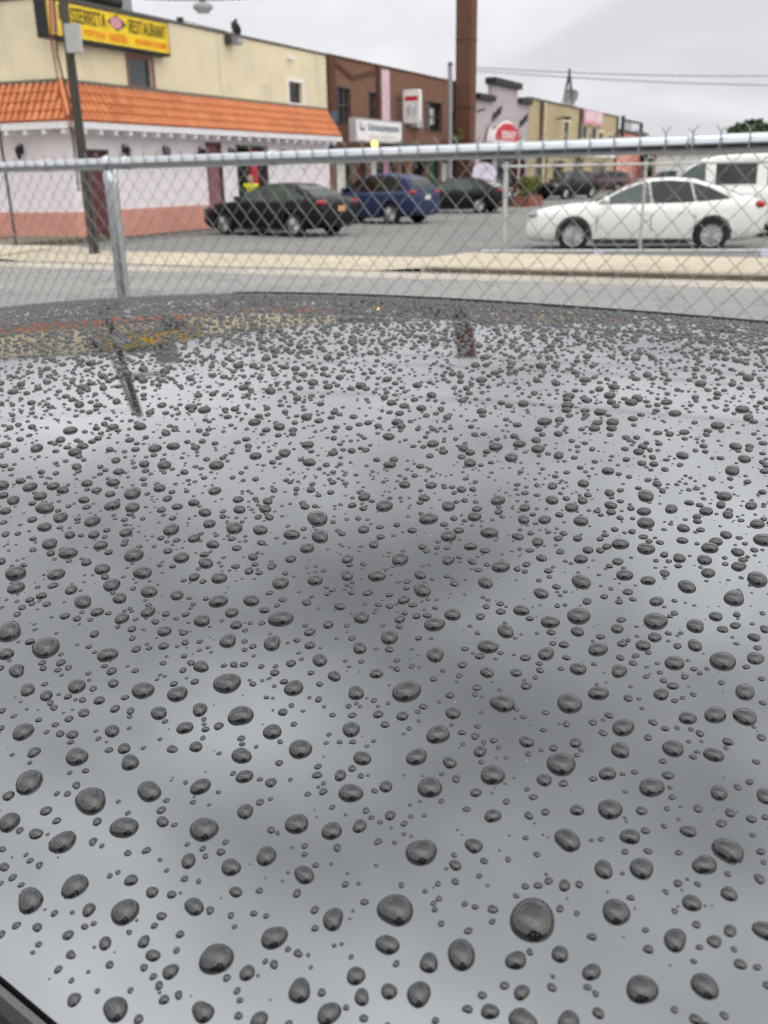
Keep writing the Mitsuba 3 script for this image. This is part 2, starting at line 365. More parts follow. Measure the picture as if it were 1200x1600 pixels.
# tiled awning wrapped round the corner
def corner(o):
    M = np.array([O1, O2]); return np.linalg.solve(M, [o, o])
def awn(fr, x_end, o, z):      # points of the awning at offset o and height z: at the corner mitre and at its far end
    c = corner(o); return np.array([C0[0] + c[0], C0[1] + c[1], z]), fr.p(x_end, o, z)
AO0, AZ0, AO1, AZ1 = .06, 4.08, .66, 3.12
for fr, xe in ((FR, 14.75), (FL, 13.5)):
    a0, a1 = awn(fr, xe, AO0, AZ0); b0, b1 = awn(fr, xe, AO1, AZ1); d = np.array([0, 0, -.05])
    V = np.array([a0, a1, b1, b0, a0 + d, a1 + d, b1 + d, b0 + d])
    part(rest, 'awning_slope', (V, [[0, 3, 2, 1], [4, 5, 6, 7], [0, 1, 5, 4], [1, 2, 6, 5], [2, 3, 7, 6], [3, 0, 4, 7]]), 'tile_orange_dark')
    # white eaves board and soffit
    b0, b1 = awn(fr, xe + (.06 if fr is FR else 0), AO1 + .05, 3.10); c0, c1 = awn(fr, xe + (.06 if fr is FR else 0), AO1 + .05, 2.93)
    e0, e1 = awn(fr, xe + (.06 if fr is FR else 0), AO1 - .02, 3.10); g0, g1 = awn(fr, xe + (.06 if fr is FR else 0), AO1 - .02, 2.93)
    part(rest, 'eaves_board', (np.array([b0, b1, c1, c0, e0, e1, g1, g0]), [[0, 3, 2, 1], [4, 5, 6, 7], [0, 1, 5, 4], [3, 7, 6, 2], [1, 2, 6, 5], [0, 4, 7, 3]]), 'white_trim')
    s0, s1 = awn(fr, xe, .02, 3.0); t0, t1 = awn(fr, xe, AO1 - .02, 3.0)
    part(rest, 'soffit', (np.array([s0, s1, t1, t0, s0 + [0, 0, .03], s1 + [0, 0, .03], t1 + [0, 0, .03], t0 + [0, 0, .03]]), [[0, 1, 2, 3], [4, 7, 6, 5], [0, 4, 5, 1], [3, 2, 6, 7]]), 'pink_white_paint')
    part(rest, 'ridge_trim', cat([tube([a0 + [0, 0, .04], a1 + [0, 0, .04]], .075, 8)]), 'dark_trim')
hip0, hip1 = awn(FR, 1, AO0, AZ0 + .03)[0], awn(FR, 1, AO1 + .03, AZ1 + .05)[0]
part(rest, 'hip_cap', tube([hip0, (hip0 + hip1) / 2, hip1], [.09, .1, .11], 10), 'tile_orange', smooth=40)
# barrel tiles: each one a piece
th = np.linspace(0, np.pi, 6)
TL = math.hypot(AO1 - AO0, AZ1 - AZ0) / 4
tv = np.array([[r * math.cos(a), s, r * math.sin(a) * .8 + l] for s, r, l in ((0, .078, .022), (TL * 1.07, .092, .048)) for a in th])
tf = [[i, i + 1, 6 + i + 1, 6 + i] for i in range(5)] + [[6, 7, 8, 9], [6, 9, 10, 11]]
TILE = [mikit.ply((tv, np.array(tf)[:, ::-1]), m_, smooth=50) for m_ in ('tile_orange', 'tile_orange_pale', 'tile_orange_dark')]
slope_l = math.hypot(AO1 - AO0, AZ1 - AZ0); dy, dz = (AO1 - AO0) / slope_l, (AZ1 - AZ0) / slope_l
stuff_tiles, n_tiles = [], 0
def tile_at(fr, x, row, sgn):
    ex = np.array([*(D1 if fr is FR else D2), 0.0]); oy = np.array([*(O1 if fr is FR else O2), 0.0])
    ey = oy * dy + np.array([0, 0, dz]); ez = np.cross(ex, ey)
    if ez[2] < 0: ex = -ex; ez = -ez
    o = fr.p(x + RNG.uniform(-.006, .006), AO0 + row * TL * dy, AZ0 + row * TL * dz) + ez * .004
    M = np.eye(4); M[:3, 0], M[:3, 1], M[:3, 2], M[:3, 3] = ex, ey, ez, o
    return M
ck = np.dot(corner(AO1), D1)
spots = [(FR, x, r) for x in np.arange(ck + .1, 15.8, .222) for r in range(4)] + [(FL, x, r) for x in np.arange(-.9, 13.4, .222) for r in range(4)]
for fr, x, r in spots:
    o_mid = AO0 + (r + .5) * TL * dy
    lim = np.dot(corner(o_mid), D1 if fr is FR else D2)
    if x < lim + .05 or (fr is FR and x > 14.7): continue
    M = tile_at(fr, x, r, 1)
    if n_tiles < 300 and (fr is FR or x < 4.2):
        n_tiles += 1
        part(rest, 'roof_tile', TILE[int(RNG.integers(0, 3) if RNG.random() < .5 else 0)], None, tw=T(M))
    else:
        stuff_tiles.append((tv @ M[:3, :3].T + M[:3, 3], np.array(tf)[:, ::-1]))
if stuff_tiles: part(rest, 'roof_tiles', stuff_tiles, 'tile_orange', smooth=50, kind='stuff', label='further orange barrel tiles of the awning')
for fr, xs in ((FR, np.arange(.0, 14.7, .62)), (FL, np.arange(-.4, 12, .62))):
    for x in xs:
        part(rest, 'bracket', [fr.box(x - .06, x + .06, .42, .67, 2.80, 2.928), fr.box(x - .05, x + .05, .03, .42, 2.86, 2.975)], 'white_trim')

def lantern(fr, x, where):
    k = thing('wall_lantern', 'small black wall lantern ' + where, 'lantern', 'wall lanterns under the orange awning')
    part(k, 'bracket', [fr.box(x - .05, x + .05, .0, .02, 2.35, 2.6), fr.m(tube([[x, .01, 2.55], [x, .1, 2.62], [x, .16, 2.56]], .012, 6))], 'black_trim')
    prof = [(0, .0), (.05, .02), (.085, .24), (.11, .25), (.02, .36), (0, .37)]
    rev = trimesh.creation.revolve(np.array(prof), sections=10); v = np.array(rev.vertices) + [x, .16, 2.2]
    part(k, 'lamp', fr.m((v, np.array(rev.faces))), 'black_trim')
for x, w in ((2.25, 'right of the wooden utility pole'), (4.15, 'second to the right of the wooden utility pole'), (6.0, 'left of the mauve door'), (7.75, 'between mauve door and entrance'), (11.3, 'above the pale wall behind the black sedan')):
    lantern(FR, x, w)
lantern(FL, 1.55, 'on the wall left of the wooden utility pole')

# yellow sign box on the cream wall
sg = thing('restaurant_sign', 'long yellow sign with dark lettering on the cream restaurant wall', 'sign')
FS = Frame(FR.p(0, .34, 0), D1, O1)
part(sg, 'cabinet', [FS.box(-.62, 4.48, -.34, -.012, 5.10, 6.02)], 'black_trim')
part(sg, 'face', FS.box(-.52, 4.42, -.012, .0, 5.18, 5.97), 'yellow_sign')
part(sg, 'side_panel', FS.box(-.50, -.18, .001, .012, 5.22, 5.95), 'tan_paint')
lettering(FS, 'LA SIERRITA', -.12, 1.68, 5.56, .33, .001, 'letter_dark', sg)
lettering(FS, 'RESTAURANT', 2.62, 4.32, 5.56, .33, .001, 'letter_dark', sg)
lettering(FS, 'PUPUSAS', .75, 1.6, 5.27, .17, .001, 'red_orange', sg, bold=False)
lettering(FS, 'TAQUERIA', 1.72, 2.5, 5.26, .2, .001, 'red_orange', sg, bold=False)
lettering(FS, 'AUTHENTIC CUISINE', 2.85, 4.33, 5.28, .15, .001, 'red_orange', sg, bold=False)
dm = np.array([[1.72, 5.74], [2.12, 5.95], [2.55, 5.72], [2.12, 5.52]])
em = [[math.cos(a) * .23 + 2.09, math.sin(a) * .15 + 5.73] for a in np.linspace(0, 6.28, 20)[:-1]]
def plate(fr, pts2, y0, y1):
    v, f = extrude(Polygon(pts2), y1 - y0); return fr.m((np.stack([v[:, 0], y0 + v[:, 2], v[:, 1]], 1), f[:, ::-1]))
e = part(sg, 'emblem', plate(FS, dm, .001, .008), 'letter_dark')
part(e, 'centre', plate(FS, em, .009, .018), 'pink_sign')

# things on the roof edge
def revolve(prof, n=16):
    m = trimesh.creation.revolve(np.array(prof, float), sections=n); return np.array(m.vertices), np.array(m.faces)
def dish(fr, x, y, z, r, az, label, matn):
    k = thing('satellite_dish', label, 'satellite dish')
    prof = [(0, 0), (r * .5, .07 * r), (r * .8, .18 * r), (r, .3 * r), (r * .98, .34 * r), (r * .78, .22 * r), (r * .48, .11 * r), (0, .04 * r)]
    v, f = revolve(prof, 20)
    R = trimesh.transformations.euler_matrix(math.radians(-65), 0, az)[:3, :3]
    part(k, 'reflector', fr.m((v @ R.T + [x, y, z + r * 1.1], f)), matn, smooth=40)
    part(k, 'mast', fr.m(tube([[x, y - .1, z - .1], [x, y - .1, z + r * .9]], .03, 8)), 'metal_grey')
    arm = np.array([[0, -.1 * r, .05], [0, -.9 * r, .75 * r]]) @ R.T + [x, y, z + r * 1.1]
    part(k, 'feed_arm', fr.m(cat([tube(arm, .018, 6), ball(arm[1], .055, 1)])), 'metal_dark')
dish(FR, 9.1, -.35, 6.16, .24, -1.25, 'dark satellite dish on the cream restaurant roof edge', 'metal_dark')
def floodlight(fr, x, z, label):
    k = thing('floodlight', label, 'floodlight')
    v, f = fr.box(x - .16, x + .16, .12, .42, z - .12, z + .1)
    part(k, 'housing', (v, f), 'metal_grey'); part(k, 'lens', fr.box(x - .13, x + .13, .42, .435, z - .1, z + .08), 'lamp_clear')
    part(k, 'arm', fr.m(tube([[x, .0, z + .05], [x, .2, z + .14]], .025, 6)), 'metal_dark'); part(k, 'bracket', fr.box(x - .3, x - .17, .0, .2, z - .12, z + .16), 'metal_dark')
floodlight(FR, 8.2, 5.92, 'grey floodlight under the top edge of the cream wall')
k = thing('security_light', 'small white twin security light high on the cream wall', 'light')
part(k, 'base', FR.box(12.0, 12.14, 0, .06, 5.72, 5.86), 'white_trim')
for s in (-.08, .1):
    part(k, 'lamp', FR.m(cat([tube([[12.07 + s, .05, 5.78], [12.07 + s * 1.6, .2, 5.72]], [.04, .07], 8)])), 'white_trim')
k = thing('roof_vent', 'long black exhaust duct on the restaurant roof above the yellow sign', 'vent')
part(k, 'duct', FR.m(tube([[1.5, -.5, 6.45], [3.3, -.5, 6.45]], .18, 12)), 'black_trim', smooth=40)
for x in (1.7, 3.1): part(k, 'leg', FR.box(x - .04, x + .04, -.55, -.45, 5.8, 6.3), 'metal_dark')
k = thing('roof_chimney', 'square grey masonry flue on the restaurant roof right of the black duct', 'chimney')
part(k, 'shaft', FR.box(3.5, 4.05, -1.2, -.6, 5.8, 7.6), 'metal_grey'); part(k, 'cap', FR.box(3.42, 4.13, -1.28, -.52, 7.6, 7.7), 'metal_dark')
k = thing('cable_junction', 'small dark cable box clipped to the roof edge right of the yellow sign', 'cable box')
part(k, 'box', FR.box(5.5, 5.62, -.1, .08, 6.19, 6.32), 'black_trim'); part(k, 'cable', FR.m(tube([[5.55, 0, 6.25], [6.5, .05, 6.22], [8.0, .05, 6.2]], .012, 5)), 'cable_black')

# --- brick shop building
bb = thing('brick_building', 'brown brick two-storey shop building right of the cream restaurant', 'building')
B0, B1, BT = 15.0, 32.35, 6.14
holes = [(15.87, 3.74, 16.95, 5.02), (18.86, 3.8, 19.52, 5.02), (22.9, 3.75, 24.3, 4.95), (25.25, 3.72, 27.3, 5.0), (28.25, 3.85, 29.2, 4.7)]
shop = [(15.5, 0, 17.0, 2.5), (17.3, 0, 18.4, 2.6), (18.8, .5, 21.5, 2.5), (22.0, 0, 23.2, 2.6), (23.6, .4, 25.2, 2.5), (25.6, 0, 27.0, 2.6), (27.3, .3, 29.0, 2.6)]
part(bb, 'wall', wall_panel(FR, sbox(B0, 0, B1, BT), holes + shop, .3), 'brick_brown')
part(bb, 'roof', FR.box(B0, B1, -12, -.3, 5.7, 5.8), 'dark_trim')
part(bb, 'coping', FR.box(B0, B1, -.34, .05, BT, BT + .07), 'brick_dark')
for x in (15.05, 19.55, 31.6): part(bb, 'pilaster', FR.box(x, x + .5, .0, .1, 2.9, BT - .002), 'brick_dark')
for a, b in (((15.55, 5.95), (17.25, 5.48)), ((17.25, 5.48), (19.6, 5.9))):
    u = np.array(b) - np.array(a); n_ = np.array([-u[1], u[0]]) / np.linalg.norm(u) * .09
    part(bb, 'brick_band', plate(FR, [np.array(a) + n_, np.array(a) - n_, np.array(b) - n_, np.array(b) + n_], .0, .05), 'brick_dark')
for (x0, z0, x1, z1), g in zip(holes, ('glass_grey', 'glass_grey', 'glass_grey', 'glass_dark', 'glass_dark')):
    window(bb, FR, x0, x1, z0, z1, 'metal_dark', g, cross=x1 - x0 > .8, fw=.06)
for x in (23.1, 26.0, 28.4):
    part(bb, 'curtain', FR.box(x, x + .5, -.10, -.085, 4.0 if x < 28 else 3.95, 4.75 if x < 28 else 4.4), 'poster_pale')
part(bb, 'air_conditioner', [FR.box(23.3, 24.0, -.05, .35, 3.76, 4.15)], 'sign_grey')
for (x0, z0, x1, z1), m_ in zip(shop, ('glass_dark', 'maroon_paint', 'glass_grey', 'black_trim', 'glass_dark', 'green_paint', 'glass_grey')):
    k = part(bb, 'shopfront', FR.box(x0, x1, -.25, -.2, z0, z1), m_)
    part(k, 'frame', [FR.box(x0, x0 + .08, -.2, .01, z0, z1), FR.box(x1 - .08, x1, -.2, .01, z0, z1), FR.box(x0 + .08, x1 - .08, -.2, .01, z1 - .1, z1)], 'tan_paint' if m_ == 'black_trim' else 'dark_trim')
for x, w, z0, z1, m_ in ((15.7, 1.0, .9, 2.1, 'poster_pale'), (19.1, .7, 1.4, 2.3, 'poster_pale'), (20.6, .6, 1.5, 2.4, 'pink_sign'), (27.5, 1.2, .9, 2.2, 'poster_pale')):
    part(bb, 'poster', FR.box(x, x + w, -.2, -.18, z0, z1), m_)
part(bb, 'canopy', [FR.box(19.4, 30.2, .0, 1.1, 2.88, 3.0)], 'dark_trim')
part(bb, 'end_panel', FR.box(15.02, 15.5, .1, .16, 2.6, 4.1), 'letter_navy')

bn = thing('pink_banner', 'tall narrow pale pink banner hanging on the brown brick wall', 'banner')
part(bn, 'cloth', FR.box(19.85, 20.65, .11, .15, 3.78, 6.02), 'pink_cloth')
for z in (3.76, 6.02): part(bn, 'rod', FR.m(tube([[19.78, .13, z], [20.72, .13, z]], .025, 6)), 'metal_grey')
s2 = thing('shop_sign', 'pale grey shop sign with navy lettering below the brick wall', 'sign')
F2 = Frame(FR.p(0, 1.05, 0), D1, O1)
part(s2, 'cabinet', F2.box(15.35, 20.0, -.3, -.01, 2.93, 3.84), 'sign_grey'); part(s2, 'face', F2.box(15.5, 19.85, -.01, .0, 3.02, 3.76), 'letter_white')
lettering(F2, 'Quisqueyana', 16.5, 19.6, 3.4, .26, .001, 'letter_navy', s2)
part(s2, 'emblem', [F2.box(15.75, 15.86, .001, .012, 3.36, 3.7), F2.box(15.86, 16.2, .001, .012, 3.36, 3.44), F2.box(16.1, 16.18, .001, .013, 3.44, 3.62)], 'letter_navy')
lettering(F2, 'envios y llamadas', 16.6, 19.2, 3.12, .12, .001, 'sign_grey', s2, bold=False)
s3 = thing('blade_sign', 'white vertical blade sign with a red top jutting from the brick wall', 'sign')
FB = Frame(FR.p(21.9, 0, 0), O1, (-D1[0], -D1[1]))     # its face looks back along the row
rr = sbox(.42, 4.0, 1.02, 5.18).buffer(.12)
v, f = extrude(rr, .24); part(s3, 'cabinet', FB.m((np.stack([v[:, 0], v[:, 2] - .12, v[:, 1]], 1), f[:, ::-1])), 'letter_white')
part(s3, 'side', FR.box(21.76, 22.02, .22, .29, 3.9, 5.2), 'dark_trim')
part(s3, 'top_band', FB.box(.4, 1.05, .121, .13, 4.82, 5.02), 'red_paint')
for i, (x, z0) in enumerate(((.5, 4.1), (.62, 4.2), (.8, 4.05), (.92, 4.25))):
    part(s3, 'stroke', FB.box(x, x + .06, .121, .128, z0, z0 + .5), 'metal_grey')
for z in (4.2, 4.95): part(s3, 'bracket', FB.box(0, .3, -.03, .03, z, z + .06), 'metal_dark')
ch = thing('brick_chimney', 'tall square brown brick chimney rising above the row of shops', 'chimney')
part(ch, 'shaft', FR.box(28.95, 29.8, .12, .97, 0, 12.2), 'brick_chimney'); part(ch, 'cap', FR.box(28.87, 29.88, .04, 1.05, 12.2, 12.5), 'brick_dark')
for z in (4.9, 8.1, 10.9): part(ch, 'band', FR.box(28.92, 29.83, .09, 1.0, z, z + .06), 'brick_dark')
al = thing('amber_lamp', 'small round amber lamp lit under the grey shop sign', 'lamp')
part(al, 'bulb', F2.m(ball([17.0, .05, 2.86], .12)), 'lamp_amber'); part(al, 'socket', F2.box(16.94, 17.06, -.02, .1, 2.94, 3.02), 'metal_dark')
k = [q for q in scene if q.startswith(al + '__bulb')][0]; scene[k]['emitter'] = {'type': 'area', 'radiance': rgb(2.2, 1.25, .12)}
sp = thing('street_light_pole', 'grey metal pole standing before the brick building', 'pole')
part(sp, 'shaft', FR.m(tube([[24.4, 1.6, 0], [24.4, 1.6, 6.5]], [.13, .11], 12)), 'metal_grey', smooth=40); part(sp, 'cap', FR.m(ball([24.4, 1.6, 6.5], .13, 1)), 'metal_dark')

# --- lavender building with stepped parapet
lv = thing('lavender_building', 'pale lavender shop with a stepped parapet and black coping', 'building')
pg = Polygon([(32.4, 0), (42.5, 0), (42.5, 5.75), (40.1, 5.75), (40.1, 6.5), (35.3, 6.5), (35.3, 5.55), (32.4, 5.55)])
part(lv, 'wall', wall_panel(FR, pg, [(33.2, 0, 35.6, 3.0), (36.3, .4, 40.6, 2.9), (41.0, 0, 42.2, 3.1)], .3), 'lavender_paint')
part(lv, 'coping', [FR.box(32.4, 35.28, -.4, .25, 5.55, 5.85), FR.box(35.1, 40.3, -.4, .25, 6.5, 6.85), FR.box(40.12, 42.6, -.4, .25, 5.75, 6.05)], 'black_trim')
part(lv, 'roof', FR.box(32.4, 42.5, -12, -.3, 5.2, 5.3), 'dark_trim')
for (x0, x1, z0, z1, m_) in ((33.2, 35.6, 0, 3.0, 'black_trim'), (36.3, 40.6, .4, 2.9, 'glass_grey'), (41.0, 42.2, 0, 3.1, 'glass_dark')):
    k = part(lv, 'shopfront', FR.box(x0, x1, -.25, -.2, z0, z1), m_)
    part(k, 'frame', [FR.box(x0, x0 + .1, -.2, .01, z0, z1), FR.box(x1 - .1, x1, -.2, .01, z0, z1)], 'maroon_paint')
for x, z in ((36.0, 4.95), (41.3, 4.75)):
    part(lv, 'scroll_ornament', [FR.m(tube([[x + .9 * t, .06, z + .28 * t + .16 * math.sin(9 * t)] for t in np.linspace(-.9, .9, 16)], .07, 6)), FR.m(ball([x + .5, .06, z + .2], (.32, .06, .17), 1))], 'black_trim')
part(lv, 'lamp_arm', FR.m(tube([[32.6, 0, 4.9], [32.6, .5, 5.0]], .05, 6)), 'black_trim')
rs = thing('red_dome_sign', 'red half-round shop sign with white letters on the lavender building', 'sign')
FD = Frame(FR.p(0, .7, 0), D1, O1)
hs = [(36.4 + 2.3 * math.cos(a), 3.42 + .98 * math.sin(a)) for a in np.linspace(0, math.pi, 24)]
part(rs, 'face', plate(FD, hs, -.1, 0), 'red_paint')
ho = [(36.4 + 2.55 * math.cos(a), 3.42 + 1.16 * math.sin(a)) for a in np.linspace(0, math.pi, 24)]
part(rs, 'surround', plate(FD, ho, -.5, -.101), 'letter_white'); part(rs, 'arch', FD.m(tube([(a + 0, -.2, b + .05) for a, b in ho[4:-4]], .12, 6)), 'metal_grey')
lettering(FD, 'DONUT', 35.1, 37.7, 3.55, .4, .001, 'letter_white', rs)
part(rs, 'base_board', FD.box(33.6, 39.2, -.5, .02, 2.95, 3.419), 'letter_white')
pb = thing('lilac_board', 'pale lilac scalloped signboard in front of the lavender shop', 'signboard')
sc = [(30.3 + 1.9 * math.cos(a) * (1 + .05 * math.sin(8 * a)), 1.55 + .62 * math.sin(a)) for a in np.linspace(0, 6.28, 40)[:-1]]
FP = Frame(FR.p(0, 1.3, 0), D1, O1)
part(pb, 'panel', plate(FP, sc, 0, .08), 'poster_lilac')
for x in (29.5, 31.1): part(pb, 'leg', FP.box(x, x + .1, -.08, 0, 0, 1.5), 'metal_grey')
part(pb, 'print', [FP.box(29.3 + .4 * i, 29.45 + .4 * i, .081, .09, 1.75, 1.92) for i in range(6)], 'lavender_paint')

# --- far cream building
fc = thing('far_cream_building', 'long ochre cream building at the far end of the row', 'building')
holes = [(51.3, 3.4, 52.9, 5.1), (56.6, 3.2, 58.6, 5.0), (59.8, 3.2, 61.8, 5.0), (62.6, 3.2, 64.4, 4.7), (66.5, 3.2, 68.0, 4.6)]
low = [(44.5, 0, 47.5, 2.6), (49, .6, 52, 2.4), (55, 0, 58, 2.6), (61, .6, 66, 2.4)]
part(fc, 'wall', wall_panel(FR, sbox(42.6, 0, 70, 6.15), holes + low, .3), 'cream_stucco_far')
part(fc, 'coping', FR.box(42.6, 70, -.36, .08, 6.15, 6.25), 'dark_trim'); part(fc, 'roof', FR.box(42.6, 70, -12, -.3, 5.7, 5.8), 'dark_trim')
for x in (45.2, 46.0, 55.9, 69.4): part(fc, 'downpipe', FR.m(tube([[x, .12, 0], [x, .12, 6.1]], .1, 8)), 'cream_stucco' if x == 46.0 else 'dark_trim')
for (x0, z0, x1, z1) in holes: window(fc, FR, x0, x1, z0, z1, 'cream_stucco', 'glass_dark', fw=.15)
for (x0, z0, x1, z1) in low: part(fc, 'shopfront', FR.box(x0, x1, -.25, -.2, z0, z1), 'glass_grey')
part(fc, 'string_course', FR.box(42.6, 70, 0, .12, 2.75, 3.0), 'letter_white')
part(fc, 'lamp_arm', FR.m(cat([tube([[49.3, 0, 5.2], [49.3, .7, 5.3]], .06, 6), ball([49.3, .8, 5.22], (.2, .3, .14), 1)])), 'metal_dark')
s5 = thing('pink_sign', 'pink signboard with pale letters on the far cream building', 'sign')
F5 = Frame(FR.p(0, .12, 0), D1, O1)
part(s5, 'board', F5.box(56.6, 63.0, 0, .1, 5.15, 6.2), 'pink_sign'); lettering(F5, 'VENTURE', 57.0, 62.6, 5.45, .6, .101, 'letter_white', s5)
dish(FR, 55.9, -.6, 6.25, .62, 1.9, 'grey satellite dish on the far cream roof', 'metal_grey')
k = thing('roof_mast', 'dark lattice antenna mast on the far cream roof', 'mast')
part(k, 'lattice', FR.m(cat([tube([[54.6 + s * .5, -.6 + q * .4, 6.0], [54.6, -.6, 8.8]], .055, 5) for s in (-1, 1) for q in (-1, 1)] + [tube([[54.2, -.6, z], [55.0, -.6, z + .4]], .05, 5) for z in (6.6, 7.2, 7.8)])), 'metal_dark')
part(k, 'beacon', FR.m(ball([54.6, -.6, 8.8], .12, 1)), 'metal_dark')
fb = thing('far_brick_building', 'dull red brick building with sign frames past the cream building', 'building')
part(fb, 'wall', FR.box(70.1, 84, -10, 0, 0, 5.0), 'salmon_paint'); part(fb, 'coping', FR.box(70.1, 84, -10, .3, 5.0, 5.2), 'dark_trim')
for x in (71.5, 74.5, 77.5, 80.5): part(fb, 'window', FR.box(x, x + 1.4, .0, .06, 3.2, 4.5), 'glass_dark')
part(fb, 'sign_frame', [FR.box(70.3, 70.6, .2, .5, 4, 6.3), FR.box(79.0, 79.3, .2, .5, 4, 6.0), FR.box(70.3, 79.3, .2, .5, 5.9, 6.05)], 'metal_dark')
part(fb, 'sign_panel', FR.box(71.0, 74.5, .25, .35, 5.25, 5.85), 'sign_grey')

# --- low pale building behind the vans, far right
lb = thing('low_white_building', 'low pale building beyond the white vehicles', 'building')
FW = Frame((27, 96), (.97, -.23), (-.23, -.97))
part(lb, 'wall', FW.box(0, 40, -8, 0, 0, 3.1), 'poster_pale'); part(lb, 'roof', FW.box(-.3, 40.3, -8.3, .3, 3.1, 3.35), 'metal_grey')
for i in range(6): part(lb, 'window', FW.box(3 + 6 * i, 6 + 6 * i, 0, .05, 1.0, 2.3), 'glass_grey')

# ------------------------------------------------------------------ trees and plants
def crown_mesh(c, r, n, leaf, seed, lumps=9):
    g = np.random.default_rng(seed)
    cl = [(np.array(c) + g.normal(0, .42, 3) * r, g.uniform(.35, .6)) for _ in range(lumps)]
    V, F = [], []
    for i in range(n):
        cc, s = cl[i % lumps]
        d = g.normal(0, 1, 3); d /= np.linalg.norm(d)
        p = cc + d * np.array(r) * s * g.uniform(.55, 1.05)
        a = g.normal(0, 1, 3); a /= np.linalg.norm(a); b = np.cross(a, d + .3 * g.normal(0, 1, 3)); b /= np.linalg.norm(b)
        L = leaf * g.uniform(.6, 1.3)
        V += [p - a * L, p + b * L * .5, p + a * L, p - b * L * .5]; F.append([4 * i, 4 * i + 1, 4 * i + 2, 4 * i + 3])
    return np.array(V), np.array(F)
def tree(x, y, h, r, seed, label, group=None, leaf=.32, n=2600):
    k = thing('tree', label, 'tree', group)
    part(k, 'trunk', cat([tube([[x, y, 0], [x + .1, y, h * .35], [x - .1, y + .1, h * .7]], [.28, .22, .1], 8)] + [tube([[x, y, h * .4], [x + r * .5 * math.cos(a), y + r * .5 * math.sin(a), h * .72]], [.12, .04], 6) for a in (0.3, 2.2, 4.4)]), 'bark')
    part(k, 'crown', crown_mesh((x, y, h * .66), (r, r, h * .27), n, leaf, seed), 'leaf_green')
tree(54.0, 149, 7.6, 3.6, 1, 'dark green tree showing above the rail at far right, left one of the pair', None, .5, 3200)
tree(57.6, 148, 8.3, 3.3, 2, 'dark green tree showing above the rail at far right, right one of the pair', None, .5, 3200)
tree(26.6, 102, 5.3, 1.3, 3, 'dark tree at the far end of the row of shops', None, .3, 2400)
structure_wood = []
g = np.random.default_rng(5)
for i in range(46):
    a = math.radians(14 + i * 1.1); R = g.uniform(190, 230)
    structure_wood.append(crown_mesh((R * math.sin(a), R * math.cos(a), g.uniform(1.5, 2.6)), (5, 5, g.uniform(2.2, 3.2)), 260, .9, 100 + i, 5))
solo('wood', structure_wood, 'leaf_green', 'low dark belt of far woodland on the horizon', 'woodland', kind='stuff')
pl = thing('brick_planter', 'low red brick planter at the edge of the lot', 'planter')
FPn = Frame((7.55, 50.3), D1, O1)
part(pl, 'box', [FPn.box(-1.2, 1.2, -.55, -.45, 0, .5), FPn.box(-1.2, 1.2, .45, .55, 0, .5), FPn.box(-1.2, -1.1, -.45, .45, 0, .5), FPn.box(1.1, 1.2, -.45, .45, 0, .5)], 'brick_planter')
part(pl, 'soil', FPn.box(-1.1, 1.1, -.45, .45, 0, .42), 'bark')
k = thing('shrub', 'yellowish green shrub growing in the brick planter', 'shrub')
part(k, 'foliage', FPn.m(crown_mesh((0, 0, .95), (1.0, .5, .6), 1300, .12, 9, 8)), 'leaf_olive'); part(k, 'stem', FPn.m(cat([tube([[0, 0, .4], [.3 * s, .1, 1.0]], [.03, .015], 5) for s in (-2, -1, 0, 1, 2)])), 'bark')
k = thing('climbing_plant', 'olive green plant hanging beside the brick chimney', 'plant')
part(k, 'foliage', FR.m(crown_mesh((27.7, .75, 3.45), (.45, .3, .55), 700, .09, 12, 6)), 'leaf_olive'); part(k, 'stem', FR.m(tube([[27.7, .7, 3.0], [27.65, .72, 3.9]], .025, 5)), 'bark')

